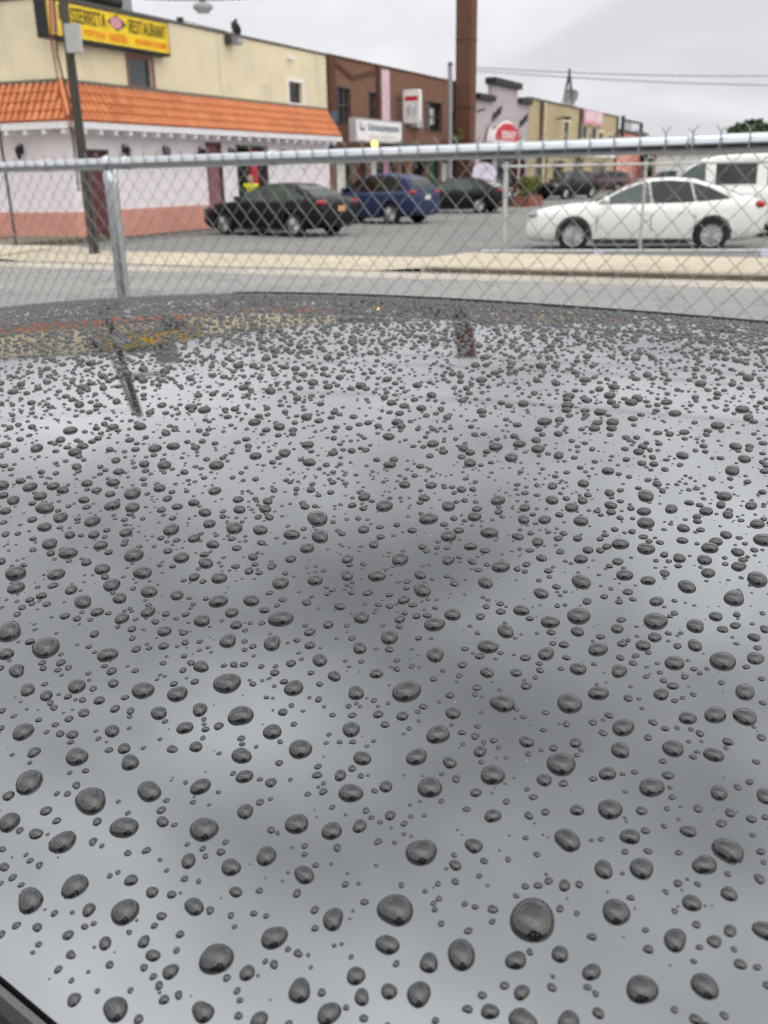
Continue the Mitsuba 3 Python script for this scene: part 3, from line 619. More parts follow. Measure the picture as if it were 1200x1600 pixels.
# rain beads read off the roof: along, across (0.1 mm), diameter (0.01 mm)
BEADS = '-687,1411,982;-948,1280,762;-1202,989,694;-1819,1141,827;-435,1383,592;-770,1263,627;-989,1439,702;-408,1805,645;-850,1868,735;-2029,1099,772;-2542,1514,931;-1367,1917,818;-549,1521,590;-1486,1224,678;-1468,964,621;-1692,870,640;-338,1453,524;-597,1205,506;-1630,949,621;-1860,1676,798;-1668,1126,635;-2747,1512,878;-1303,803,518;-656,2526,755;-723,1646,584;-795,1146,498;-944,2105,703;-1768,1016,619;-1130,1090,532;-1713,1585,707;-1089,1623,618;-1709,1242,636;-681,1786,573;-978,1742,608;-1003,1027,482;-422,1521,487;-549,1657,530;-627,1907,575;-906,2639,748;-1469,1564,632;-1298,1355,568;-922,1021,453;-1102,2009,648;-1126,2544,748;-522,2297,619;-1183,1803,623;-1249,1504,571;-1050,1191,490;-438,1739,500;-279,1638,461;-1965,2034,759;-2383,2718,936;-1142,892,446;-1994,1228,611;-913,1202,460;-745,2914,719;-2063,1521,657;-776,2085,583;-1950,986,544;-525,1251,403;-591,2264,577;-2228,1215,616;-1295,1243,495;-635,2072,540;-1210,1382,491;-1181,1699,537;-1182,1248,467;-556,2406,572;-670,1310,409;-816,1213,410;-2808,2106,786;-721,3081,686;-618,1611,443;-1220,2759,681;-1591,1463,528;-3111,1776,756;-1954,1562,586;-1666,1761,582;-1340,1055,438;-1345,1176,456;-1662,2430,668;-1869,2586,715;-771,2444,567;-390,2021,460;-1602,1323,497;-746,1995,497;-1500,2261,624;-2261,2589,761;-1888,1907,616;-926,1112,388;-793,3410,715;-1399,2115,577;-2319,1591,606;-1585,1579,521;-2680,1767,673;-1581,2124,599;-1842,1289,509;-896,2191,531;-426,1626,394;-607,1731,430;-2657,2022,691;-1284,2236,569;-1400,1698,505;-991,2395,559;-3330,2529,838;-791,2676,577;-532,1366,359;-2629,2479,735;-3562,2223,801;-2266,1431,551;-1282,2343,570;-903,2910,609;-2686,1900,661;-1326,3600,752;-541,2102,457;-2025,1845,582;-2219,2962,758;-602,1369,356;-485,1973,425;-1032,939,345;-1981,2940,712;-2240,2011,613;-1491,1836,510;-2136,2219,630;-582,2590,517;-1302,1621,461;-897,1519,401;-2515,1386,545;-3006,1709,638;-1515,2718,617;-659,1189,328;-1188,2463,549;-2855,2340,705;-1113,2293,519;-1220,3336,670;-1734,2177,568;-1438,1320,425;-3068,1986,681;-2520,1936,617;-888,1082,329;-1482,2344,550;-1130,3115,615;-1699,2948,650;-891,2321,487;-1863,2434,600;-1934,1472,483;-2195,1890,563;-849,1120,330;-648,2212,449;-737,1897,415;-369,1690,352;-1839,1544,471;-2141,2073,566;-2954,1850,618;-2393,1343,500;-1692,1911,502;-3213,2003,663;-1819,2841,632;-1501,2586,568;-1114,2883,568;-996,2270,479;-907,1622,384;-1447,1137,377;-1266,918,334;-1123,1000,329;-627,1255,312;-1527,1409,418;-937,3242,581;-2364,2135,580;-2826,1965,604;-3237,2233,676;-3406,2192,687;-1227,3107,592;-2618,2181,610;-2376,2548,632;-2499,2196,601;-3198,2419,676;-746,2277,431;-754,2566,467;-2038,2298,554;-1626,2027,483;-1816,1465,434;-1996,1698,478;-1198,1901,428;-1993,1349,437;-1162,1429,362;-860,1794,374;-1303,2482,493;-3298,2389,663;-1834,3249,631;-1300,2616,509;-2519,2517,607;-1442,3225,593;-885,2486,456;-2578,1850,535;-1981,3091,626;-2634,1425,492;-356,1560,296;-502,1816,338;-1960,2383,526;-2237,2483,561;-2409,1837,504;-1051,3760,603;-1397,771,298;-920,3135,520;-2459,1763,500;-967,1899,384;-855,3544,544;-1829,3052,573;-803,3147,496;-3789,2211,648;-3863,2350,669;-1535,3331,579;-1096,1725,365;-2260,1780,470;-338,1601,283;-1547,925,313;-1854,998,347;-1444,889,301;-1328,924,295;-1186,1569,348;-1051,1803,358;-1216,2116,405;-951,2762,452;-2143,1979,467;-1599,1869,410;-3005,2098,551;-876,3044,476;-3381,2096,582;-2406,1967,487;-1187,3520,553;-746,1743,319;-1499,2968,503;-1297,2918,482;-1645,3126,531;-1639,3362,555;-1525,1029,307;-2861,2534,567;-1902,1318,366;-1088,2456,417;-3009,2228,547;-1707,2666,488;-757,2766,423;-873,2548,409;-2312,1354,403;-2356,3001,575;-1030,2885,457;-1728,1425,363;-1061,3567,530;-1001,3104,477;-1312,1541,339;-936,3306,477;-2796,1802,471;-1597,1189,318;-1371,936,277;-2121,1178,358;-1497,1943,384;-2595,2326,507;-2041,2487,480;-3710,2302,592;-1732,2519,460;-2755,2459,533;-990,2536,404;-2652,2688,548;-3530,2576,605;-1286,1132,289;-671,1527,280;-1269,3440,516;-1455,1032,292;-1571,3165,512;-2574,1747,433;-1680,2342,423;-841,3257,449;-3005,2731,560;-3267,2634,571;-1698,2807,470;-1080,3362,477;-856,1962,325;-2150,2728,496;-2705,2328,499;-2746,2629,531;-929,3714,501;-329,1379,229;-903,1449,278;-485,1295,232;-297,1536,241;-2285,3205,533;-1408,3431,491;-1610,3602,522;-3117,2150,495;-2072,1929,399;-3677,2401,559;-2137,1360,351;-978,3576,474;-1312,1818,334;-2085,1281,341;-1897,1059,302;-2036,1040,310;-2175,1499,354;-1451,1428,297;-1175,2967,415;-1530,3423,481;-1585,2972,444;-1826,2020,376;-1803,2086,380;-1617,2233,380;-923,3383,436;-1844,2197,393;-1142,2159,340;-619,2704,353;-1119,1495,280;-1712,3509,502;-1698,3234,476;-2029,2637,445;-609,1969,278;-328,1764,242;-982,1668,278;-617,1821,266;-2176,3253,492;-1818,2321,387;-3210,2098,462;-3642,2511,526;-2701,2758,484;-2231,2381,420;-1780,1385,304;-2144,1422,332;-2932,1972,432;-1423,2854,407;-1086,2117,320;-734,2332,315;-714,2701,346;-1002,2966,388;-2453,2094,410;-1535,859,244;-2120,3114,476;-606,2768,331;-1157,2243,323;-3707,2117,478;-2373,2323,408;-2987,2586,470;-2834,2708,470;-2194,1718,347;-1376,1790,300;-3262,1810,423;-3523,2475,495;-1962,2162,368;-1245,814,213;-1044,3253,400;-1033,3661,434;-1231,869,216;-2233,1539,335;-442,1923,251;-3477,2370,484;-772,1392,228;-1835,895,257;-448,1880,248;-1307,2999,396;-1469,3555,453;-1815,2906,421;-1774,1960,339;-1056,2775,361;-1593,2528,360;-942,2464,314;-1862,3125,424;-1633,2804,384;-3893,2225,479;-1145,2646,342;-1489,832,221;-1387,1000,227;-1615,835,229;-2890,1790,382;-1339,3758,443;-688,2743,321;-2034,3279,447;-1737,1520,289;-1398,2380,336;-2305,2231,380;-1759,1853,316;-528,2171,266;-3020,2520,448;-2255,2301,383;-461,2234,266;-698,1171,196;-395,1929,236;-509,1898,240;-459,1473,204;-1365,1511,257;-1379,3367,397;-1384,3073,374;-817,2213,275;-2485,2348,384;-1091,2367,303;-1627,2703,360;-1389,2937,364;-1204,2038,284;-1357,2441,324;-1300,2113,296;-1618,1659,280;-3421,2473,450;-2068,1420,289;-2260,1661,319;-1975,2817,390;-2463,1650,330;-3133,2564,439;-2620,2952,438;-2861,1720,359;-3505,2118,427;-2055,2048,336;-3058,2463,427;-1630,1214,242;-583,1296,188;-1746,1104,241;-1702,1057,235;-1050,1684,243;-835,1668,230;-1410,1051,218;-814,1809,239;-1333,1764,260;-1095,1850,252;-1250,1967,269;-1770,1790,286;-1002,2593,301;-896,1915,246;-1541,2069,293;-1279,2180,287;-2573,2630,393;-2422,1486,301;-2514,2790,401;-2657,1672,328;-3136,1953,376;-2714,2196,369;-1261,3061,350;-1855,2713,358;-288,1415,169;-807,1699,217;-566,1440,186;-469,1661,196;-706,1520,200;-706,2081,236;-963,1048,179;-2371,1735,302;-813,2037,238;-797,2537,272;-854,2064,243;-1167,1349,210;-2763,1930,337;-3478,1970,379;-1446,2782,325;-1663,813,201;-2431,2431,354;-719,2147,241;-874,2382,266;-1771,3144,368;-1394,861,190;-1148,3619,368;-1179,3211,341;-1447,3034,342;-1157,2410,283;-1562,1107,215;-1313,1473,219;-1341,1309,209;-2344,2900,364;-2146,1768,278;-1450,3087,330;-1537,3490,361;-788,1319,179;-652,1468,182;-1277,2685,294;-3394,2322,379;-1286,1884,241;-1355,2776,304;-2766,2868,383;-2336,1806,291;-1580,2276,282;-2241,1330,255;-1886,1775,265;-1955,1633,259;-2194,1806,283;-2376,2233,321;-1788,887,203;-1089,2208,253;-1073,3495,338;-557,1712,193;-855,1728,209;-1095,1414,196;-875,2719,262;-1053,2697,269;-1417,1097,187;-1044,1860,216;-1761,943,195;-1567,1757,235;-1893,2996,329;-1596,1078,195;-722,2393,234;-2210,1450,248;-972,1609,194;-903,1681,195;-738,1119,153;-525,1333,156;-879,1411,178;-370,1952,186;-1964,2486,285;-2478,1455,247;-1279,2062,227;-1932,1863,246;-1242,1163,173;-682,2139,204;-1335,2009,227;-1133,1844,208;-2167,1579,240;-982,2036,212;-444,2132,193;-1298,3218,298;-1289,3690,326;-2374,1241,230;-1178,3789,327;-498,1744,168;-538,1572,160;-656,1342,152;-1252,1082,164;-1611,878,169;-1888,925,184;-846,1304,156;-1555,1635,203;-1486,1722,205;-1789,1714,218;-1831,1961,233;-1746,2113,238;-1498,2169,230;-1612,1815,216;-1023,2736,242;-1425,1835,209;-1673,1846,220;-2059,2830,292;-2061,2373,267;-1237,1313,166;-830,1372,150;-318,1563,139;-2089,1712,217;-1445,1181,163;-1830,1794,211;-672,2323,191;-815,2337,198;-846,2592,213;-1424,2730,244;-1411,1224,164;-1867,2291,239;-976,1341,150;-877,1326,145;-433,1681,144;-617,1476,141;-482,1626,143;-660,1690,153;-570,1860,159;-1266,1785,175;-692,2433,185;-1579,1275,163;-1485,1423,166;-808,1603,149;-842,1452,143;-555,1803,149;-1369,809,132;-1624,1499,175;-1937,1739,199;-2226,1686,208;-2318,1244,190;-1419,935,140;-1508,908,142;-790,2377,186;-1576,1971,197;-1334,2058,179;-815,2614,186;-1441,1651,164;-1395,1642,162;-580,2092,153;-922,1355,127;-1415,1463,149;-1048,1539,132;-1057,1465,129;-1570,792,116;-1576,901,120;-1511,1105,126;-1008,1143,107;-1018,1079,105;-997,1154,101;-1061,1295,108;-1098,1549,110;-1149,1305,103;-1251,1579,107;-1215,1441,102;-1100,1304,95;-1084,1572,103;-1027,1231,90;-1172,1627,98;-1261,1295,91;-1094,1465,92'
# ------------------------------------------------------------------ utility pole, wires, street things
up = thing('utility_pole', 'brown wooden utility pole standing on the pavement before the restaurant corner', 'utility pole')
PX, PY = -6.61, 22.34
part(up, 'shaft', tube([[PX, PY, 0], [PX - .02, PY, 3.5], [PX - .03, PY, 8.2]], [.122, .105, .09], 12), 'pole_wood', smooth=40)
part(up, 'meter_box', WORLD.box(PX + .02, PX + .32, PY - .34, PY - .13, 4.2, 4.75), 'sign_grey')
part(up, 'conduit', tube([[PX + .1, PY - .16, 0], [PX + .1, PY - .16, 4.2]], .03, 6), 'metal_dark')
part(up, 'cross_arm', WORLD.box(PX - .25, PX + 1.0, PY - .16, PY - .06, 6.35, 6.5), 'pole_wood')
for x in (.35, .9): part(up, 'insulator', ball([PX + x, PY - .11, 6.56], (.05, .05, .09), 1), 'metal_grey')
part(up, 'cable', tube([[PX - .13, PY - .05, 8.0], [PX - .2, PY - .1, 5.2], [PX - .26, PY - .12, 4.2], [PX - .13, PY - .12, 3.2], [PX - .16, PY - .1, 1.4]], .022, 6), 'cable_black')
part(up, 'rust_cable', tube([[PX - .14, PY - .12, 8.0], [PX - .25, PY - .12, 5.4], [PX - .34, PY - .14, 4.4], [PX - .3, PY - .14, 3.5], [PX - .16, PY - .14, 2.6]], .02, 6), 'cable_rust', label='rusty red brown cable hanging down the pole')
part(up, 'guard', [tube([[PX + .02, PY - .15, .05], [PX + .02, PY - .15, 2.3]], .05, 8)], 'metal_dark')
k = thing('sign_post', 'thin dark metal post on the pavement at far left', 'post')
part(k, 'post', tube([[-8.96, 23.85, 0], [-8.97, 23.85, 3.0]], .035, 8), 'metal_dark'); part(k, 'base', WORLD.box(-9.03, -8.89, 23.78, 23.92, .13, .16), 'metal_grey')
def wire(label, a, b, sag, r=.016, group=None, pts=24):
    a, b = np.array(a, float), np.array(b, float); t = np.linspace(0, 1, pts)[:, None]
    P = a + (b - a) * t; P[:, 2] -= sag * 4 * (t * (1 - t))[:, 0]
    return solo('overhead_wire', tube(P, r, 6), 'cable_black', label, 'wire', group)
wire('thin wire running from the wooden pole to the small street lamp', (PX, PY - .11, 5.42), (-3.57, 21.7, 5.09), .05, .012)
wire('thin wire leaving the small street lamp along the top of the sky', (-3.57, 21.7, 5.09), (15, 19.4, 5.5), .13, .012)
wire('upper of the two thin wires right of the brick chimney', FR.p(29.8, .5, 6.9), (30.0, 64, 7.1), .25, .02)
wire('lower of the two thin wires right of the brick chimney', FR.p(29.8, .5, 6.75), (30.0, 63, 6.35), .22, .02)
G = 'wires high over the street, mirrored in the wet roof'
wire('service wire running from the pole top to the left', (PX, PY - .1, 7.9), (-22, 17, 7.4), .4, .014)
for z, y, w_ in ((8.9, 33, 'lowest'), (9.7, 33.3, 'middle one'), (12.2, 33.6, 'highest')):
    wire(w_ + ' of the three wires high over the lot, mirrored in the wet roof', street.p(-22, y, z), street.p(45, y - 1, z), .55, .03, G)
lm = thing('street_lamp', 'small grey street lamp hanging from the wire at the top of the photo', 'lamp')
part(lm, 'hood', tube([[-3.57, 21.7, 5.06], [-3.57, 21.7, 5.0], [-3.57, 21.7, 4.93]], [.06, .2, .21], 14), 'metal_grey'); part(lm, 'lens', tube([[-3.57, 21.7, 4.93], [-3.57, 21.7, 4.86]], [.17, .13], 14), 'sign_grey')
part(lm, 'clamp', WORLD.box(-3.63, -3.51, 21.66, 21.74, 5.06, 5.12), 'metal_dark')

# rolling pipe gate across the lot
gt = thing('pipe_gate', 'long galvanized pipe gate standing along the pavement before the white sedan', 'gate')
GF = Frame((2.15, 19.55), (.982, -.19), (.19, .982))
part(gt, 'top_rail', GF.m(tube([[.3, 0, 1.74], [8.5, 0, 1.74]], .024, 8)), 'pipe_grey', smooth=40); part(gt, 'bottom_rail', GF.m(tube([[-.1, 0, .13], [8.5, 0, .13]], .032, 8)), 'pipe_grey', smooth=40)
for x in (.38, 3.05, 5.75): part(gt, 'post', GF.m(tube([[x, 0, .05], [x, 0, 1.82]], .045 if x < 1 else .028, 8)), 'pipe_grey', smooth=40)
for x in (2.25, 5.4): part(gt, 'wheel', GF.m(tube([[x - .0, -.06, .08], [x, .06, .08]], .085, 14)), 'poster_lilac')

# ------------------------------------------------------------------ chain link fence beside the near car
FA = Frame((0, 0), (.8, -.6), (.6, .8))        # the near car's own axes: x along it, y across it towards the fence
FW_, RAILZ = 2.565, 1.683
fe = thing('chain_link_fence', 'galvanized chain link fence with a thick top rail behind the wet car', 'fence')
part(fe, 'top_rail', FA.m(tube([[x, FW_, RAILZ] for x in np.linspace(-6.2, 2.2, 30)], .0225, 20)), 'galvanized', smooth=40)
PU = -3.29
part(fe, 'post', FA.m(tube([[PU, FW_ + .005, 0], [PU, FW_ + .005, RAILZ - .055]], .0275, 18)), 'galvanized', smooth=40)
part(fe, 'post', FA.m(tube([[PU + 4.6, FW_ + .005, 0], [PU + 4.6, FW_ + .005, RAILZ - .055]], .0275, 18)), 'galvanized', smooth=40)
lc = part(fe, 'loop_cap', FA.m(cat([tube([[PU, FW_ + .005, RAILZ - .075], [PU, FW_ + .005, RAILZ - .04], [PU, FW_ + .005, RAILZ - .022]], [.031, .031, .022], 18),
     tube([[PU - .02, FW_, RAILZ], [PU - .008, FW_, RAILZ], [PU + .008, FW_, RAILZ], [PU + .02, FW_, RAILZ]], [.026, .0325, .0325, .026], 18)])), 'galvanized', smooth=40)
part(fe, 'post_band', FA.m(tube([[PU, FW_ + .005, 1.415], [PU, FW_ + .005, 1.425]], .031, 16)), 'galvanized')
for x in (-3.70, -3.17, -2.38, -1.40, -.90):
    t = np.linspace(0, 4.6 * 2 * np.pi, 60)
    part(fe, 'tie', FA.m(tube(np.stack([x + (t / t[-1] - .5) * .016, FW_ + .0248 * np.cos(t), RAILZ + .0248 * np.sin(t)], 1), .0016, 5)), 'galvanized')
PITCHW, HALF = .0358, .0362
def fence_wire(i):
    x0 = -4.65 + i * PITCHW
    nz = 47
    P = []
    for j in range(nz):
        z = RAILZ - .012 - j * HALF
        right = (j + i) % 2 == 0
        xx = x0 + (PITCHW if right else 0)
        s = (.0028 if right else -.0028)
        wob = .0012 * math.sin(i * 1.7 + j * .6)
        P.append((xx - s * .6, FW_ - .027 + (.0036 if right else -.002) + wob, z))
    P = np.array(P)
    mid = (P[:-1] + P[1:]) / 2
    top = P[0] + np.array([0, -.001, .014])
    fl = .009 * (1 if i % 2 else -1)
    Q = [P[0] + [fl * 1.3, .0, .052 + .006 * math.sin(i * 2.1)], P[0] + [fl * .25, 0, .044], P[0] + [-fl * .2, .003, .03], top]
    for a, b in zip(P[:-1], mid):
        Q += [a, b]
    Q = np.array(Q); Q[:, 2] = np.maximum(Q[:, 2], .02)
    return FA.m(tube(Q, 0.0014, 5, cap=False))
for i in range(134):
    part(fe, 'wire', fence_wire(i), 'galvanized_wire', smooth=50)

# ------------------------------------------------------------------ parked cars
def superline(xs, ys): return PchipInterpolator(np.array(xs)[::-1], np.array(ys)[::-1])
def loft(st, n=40):
    st = np.array(st); xs = np.linspace(st[0, 0], st[-1, 0], n); xs[1] = xs[0] - .02; xs[-2] = xs[-1] + .02
    f = [superline(st[:, 0], st[:, i]) for i in (1, 2, 3)]
    V, m = [], 0
    for x in xs:
        hw, zb, zt = (float(q(x)) for q in f); h = zt - zb
        half = [(.0, zb), (.84 * hw, zb), (.95 * hw, zb + .06 * h + .03), (.99 * hw, zb + .3 * h), (hw, zb + .55 * h), (.985 * hw, zb + .76 * h), (.955 * hw, zb + .90 * h), (.88 * hw, zb + .975 * h), (.74 * hw, zt), (.4 * hw, zt + .018), (0, zt + .025)]
        ring = [(x, y, z) for y, z in half] + [(x, -y, z) for y, z in half[-2:0:-1]]
        m = len(ring); V += ring
    F = []
    for i in range(n - 1):
        for j in range(m):
            F.append([i * m + j, i * m + (j + 1) % m, (i + 1) * m + (j + 1) % m, (i + 1) * m + j])
    F = np.array(F); F = np.vstack([F[:, [0, 1, 2]], F[:, [0, 2, 3]]])
    V = np.array(V); c = [V[:m].mean(0), V[-m:].mean(0)]; e = len(V); V = np.vstack([V, c])
    F = np.vstack([F, [[e, (j + 1) % m, j] for j in range(m)], [[e + 1, e - m + j, e - m + (j + 1) % m] for j in range(m)]])
    t = trimesh.Trimesh(V, F, process=False)
    if t.volume < 0: F = F[:, ::-1]
    return V, F
def to_mani(V, F): return manifold3d.Manifold(manifold3d.Mesh(np.asarray(V, np.float32), np.asarray(F, np.uint32)))
def wheel_meshes(r, w, spokes):
    tyre = revolve([(r * .66, -w / 2), (r * .93, -w / 2), (r, -w * .36), (r, w * .36), (r * .93, w / 2), (r * .66, w / 2), (r * .62, 0), (r * .66, -w / 2)], 32)
    rim = [revolve([(r * .60, w * .42), (r * .70, w * .47), (r * .70, w * .3), (r * .60, w * .2), (r * .60, w * .42)], 32), revolve([(0, w * .34), (r * .16, w * .34), (r * .17, w * .22), (0, w * .2)], 16)]
    for k in range(spokes):
        a = 2 * math.pi * k / spokes
        for o in (-.09, .09):
            c, s = math.cos(a + o), math.sin(a + o)
            rim.append(tube([[r * .12 * c, r * .12 * s, w * .30], [r * .64 * math.cos(a + o * 1.5), r * .64 * math.sin(a + o * 1.5), w * .36]], [.028, .02], 5))
    back = revolve([(0, w * .05), (r * .63, w * .05), (r * .63, w * .0), (0, 0)], 24)
    return tyre, cat(rim), back

SEDAN = dict(L=4.9, st=[(2.45, .66, .30, .68), (2.41, .76, .24, .76), (2.2, .85, .20, .83), (1.7, .91, .19, .91), (1.0, .925, .19, .965), (0, .93, .19, .975), (-1.0, .93, .19, 1.0), (-1.8, .915, .21, 1.06), (-2.25, .87, .26, 1.07), (-2.40, .80, .32, 1.02), (-2.45, .72, .40, .86)],
             roof=[(1.12, .92), (.7, 1.14), (.28, 1.34), (-.1, 1.425), (-.5, 1.455), (-.95, 1.43), (-1.4, 1.32), (-1.8, 1.16), (-2.08, 1.0)], wx=(1.42, -1.41), r=.335, hw=.80, tum=.40,
             side=[[(.92, .985), (.52, 1.19), (.16, 1.335), (-.06, 1.385), (-.14, .985)], [(-.20, .985), (-.12, 1.392), (-.5, 1.41), (-.9, 1.375), (-1.02, .995)], [(-1.08, 1.0), (-.97, 1.36), (-1.32, 1.255), (-1.72, 1.06)]], ws=(0, 3), rg=(5, 8), lamp_z=.76, tail_z=.93)
SUV = dict(L=4.6, st=[(2.3, .62, .34, .72), (2.25, .75, .27, .82), (2.05, .85, .24, .90), (1.5, .91, .23, .99), (.9, .925, .23, 1.06), (0, .93, .23, 1.08), (-1.2, .93, .23, 1.10), (-1.9, .92, .25, 1.12), (-2.2, .88, .30, 1.10), (-2.3, .80, .38, .98)],
           roof=[(1.05, 1.03), (.65, 1.27), (.3, 1.50), (-.05, 1.62), (-.7, 1.665), (-1.3, 1.63), (-1.75, 1.54), (-2.0, 1.36), (-2.22, 1.08)], wx=(1.36, -1.32), r=.36, hw=.80, tum=.34,
           side=[[(.86, 1.10), (.52, 1.32), (.2, 1.49), (-.05, 1.55), (-.1, 1.10)], [(-.17, 1.10), (-.11, 1.555), (-.6, 1.585), (-1.02, 1.56), (-1.05, 1.11)], [(-1.12, 1.115), (-1.08, 1.55), (-1.5, 1.49), (-1.8, 1.2)]], ws=(0, 3), rg=(6, 8), lamp_z=.84, tail_z=1.05)
VAN = dict(L=5.5, st=[(2.75, .68, .36, .85), (2.7, .82, .30, .98), (2.45, .93, .26, 1.05), (1.9, .98, .25, 1.12), (1.3, 1.0, .25, 1.20), (0, 1.0, .25, 1.22), (-1.5, 1.0, .25, 1.24), (-2.4, .99, .28, 1.24), (-2.68, .94, .34, 1.2), (-2.75, .88, .42, 1.1)],
           roof=[(1.45, 1.17), (1.1, 1.42), (.75, 1.72), (.4, 1.86), (-.4, 1.95), (-1.4, 1.96), (-2.2, 1.92), (-2.5, 1.78), (-2.7, 1.22)], wx=(1.75, -1.65), r=.40, hw=.90, tum=.22,
           side=[[(1.22, 1.28), (.92, 1.54), (.68, 1.70), (.42, 1.76), (.40, 1.28)], [(.14, 1.28), (.14, 1.79), (-.8, 1.81), (-.8, 1.28)], [(-1.08, 1.28), (-1.08, 1.81), (-2.1, 1.79), (-2.22, 1.29)]], ws=(0, 3), rg=(7, 8), lamp_z=.95, tail_z=1.3)

def car(name, label, cat_, centre, heading, sp, paint, group=None, glass=('glass_teal', 'glass_dark', 'glass_dark'), spokes=10, plate_mat='poster_pale', alloy='alloy', low=True):
    h = np.array(heading, float); h /= np.linalg.norm(h)
    fr = Frame((centre[0], centre[1]), (h[0], h[1]), (-h[1], h[0]))
    k = thing(name, label, cat_, group)
    V, F = loft(sp['st']); body = to_mani(V, F); r = sp['r']
    zb = sp['roof'][0][1]; yw = lambda z: sp['hw'] - (z - zb) * sp['tum']
    for x in sp['wx']:
        cyl = manifold3d.Manifold.cylinder(3.0, r + .06, r + .06, 36, True).rotate([90, 0, 0]).translate([x, 0, r + .01])
        core = manifold3d.Manifold.cube([2 * r + .2, 1.1, 2], True).translate([x, 0, r])
        body = body - (cyl - core)
    part(k, 'body', fr.m((np.array(body.to_mesh().vert_properties)[:, :3], np.array(body.to_mesh().tri_verts))), paint, smooth=35)
    # greenhouse
    pr = np.array(sp['roof']); xs = np.linspace(0, len(pr) - 1, 33)
    px, pz = PchipInterpolator(range(len(pr)), pr[:, 0])(xs), PchipInterpolator(range(len(pr)), pr[:, 1])(xs)
    base = [(px[0], zb - .06), (px[-1], pr[-1, 1] - .06)]
    rows = []
    for inset, dzz in ((0, -.05), (.02, -.018), (.06, 0), (.18, .008), (.5, .018)):
        rows.append((inset, dzz))
    n = len(px); V, F = [], []
    for side in (1, -1):
        for inset, dzz in rows:
            for x, z in zip(px, pz):
                V.append((x, side * max(yw(z + min(dzz, 0)) - inset, .02), z + dzz))
    R = len(rows)
    for s in (0, 1):
        for q in range(R - 1):
            for i in range(n - 1):
                a = (s * R + q) * n + i; f = [a, a + 1, a + n + 1, a + n]
                F.append(f if s == 0 else f[::-1])
    for i in range(n - 1):
        a, b = (R - 1) * n + i, (2 * R - 1) * n + i; F.append([a, a + 1, b + 1, b])
    F = np.array(F); F = np.vstack([F[:, [0, 1, 2]], F[:, [0, 2, 3]]])
    roofm = (np.array(V), F)
    sides = []
    for s in (1, -1):
        lo = [(x, s * yw(zb - .06), z) for x, z in [(px[0], zb - .06)]]
        P = [(x, s * yw(z - .05), z - .05) for x, z in zip(px, pz)] + [(px[-1], s * yw(zb - .06), zb - .06), (px[0], s * yw(zb - .06), zb - .06)]
        pol = Polygon([(a[0], a[2]) for a in P]).buffer(0)
        for gmt in getattr(pol, 'geoms', [pol]):
            v, f = trimesh.creation.triangulate_polygon(gmt, engine='earcut')
            sides.append((np.stack([v[:, 0], [s * yw(z) for z in v[:, 1]], v[:, 1]], 1), f if s < 0 else np.asarray(f)[:, ::-1]))
    part(k, 'roof', fr.m(cat([roofm] + sides)), paint, smooth=35)
    for idx, (nm, (a, b)) in enumerate((('windscreen', sp['ws']), ('rear_window', sp['rg']))):
        ta, tb = a * 32 / (len(pr) - 1) + 1.2, b * 32 / (len(pr) - 1) - 1.2
        tt = np.linspace(ta, tb, 8); gx, gz = np.interp(tt, range(33), px), np.interp(tt, range(33), pz)
        nx, nz = -np.gradient(gz), np.gradient(gx); q = np.hypot(nx, nz); sg_ = np.sign(nz[3]) or 1
        gx, gz = gx + sg_ * nx / q * .022, gz + sg_ * nz / q * .022
        V = [(x, s * (yw(z) - .10) * w_, z) for x, z in zip(gx, gz) for s, w_ in ((1, 1), (1, .4), (-1, .4), (-1, 1))]
        F = [[4 * i + j, 4 * i + j + 1, 4 * i + j + 5, 4 * i + j + 4] for i in range(7) for j in range(3)]
        part(k, nm, fr.m((np.array(V), np.array(F))), 'glass_dark' if idx else 'glass_grey', smooth=40)
    for w_i, poly in enumerate(sp['side']):
        for s in (1, -1):
            pol = Polygon(poly).buffer(.012); v, f = extrude(pol, .012)
            v = np.stack([v[:, 0], [s * (yw(z) + .002 + t) for t, z in zip(v[:, 2], v[:, 1])], v[:, 1]], 1)
            part(k, 'side_window', fr.m((v, f)), glass[w_i])
    L2 = sp['L'] / 2; hw = .9 * sp['st'][3][1]
    ty, rm, bk = wheel_meshes(r, .225, spokes)
    for x in sp['wx']:
        for s in (1, -1):
            A = np.array([[1, 0, 0], [0, 0, s], [0, 1, 0]], float); c = np.array([x, s * (sp['st'][4][1] - .13), r])
            wk = part(k, 'wheel', fr.m((bk[0] @ A.T + c, bk[1])), 'black_trim')
            part(wk, 'tyre', fr.m((ty[0] @ A.T + c, ty[1])), 'rubber_black', smooth=35); part(wk, 'rim', fr.m((rm[0] @ A.T + c, rm[1])), alloy, smooth=35)
    for s in (1, -1):
        part(k, 'headlight', fr.m(ball([L2 - .17, s * hw * .83, sp['lamp_z']], (.16, .17, .065), 2)), 'lamp_clear', smooth=True)
        part(k, 'taillight', fr.m(ball([-L2 + .16, s * hw * .86, sp['tail_z']], (.14, .17, .085), 2)), 'lamp_red', smooth=True)
        part(k, 'mirror', fr.m(cat([ball([sp['roof'][0][0] - .35, s * (sp['hw'] + .14), zb + .13], (.07, .12, .075), 2)])), paint, smooth=True)
        for x in (sp['side'][0][-1][0] + .12, sp['side'][1][-1][0] + .2):
            part(k, 'door_handle', fr.box(x - .1, x + .1, s * (sp['st'][5][1] - .012) - .02, s * (sp['st'][5][1] - .012) + .02, zb - .14, zb - .11), paint)
        part(k, 'sill', fr.box(sp['wx'][1] + r + .1, sp['wx'][0] - r - .1, s * (sp['st'][5][1] - .07) - .03, s * (sp['st'][5][1] - .07) + .03, sp['st'][5][2] - .03, sp['st'][5][2] + .06), 'black_trim')
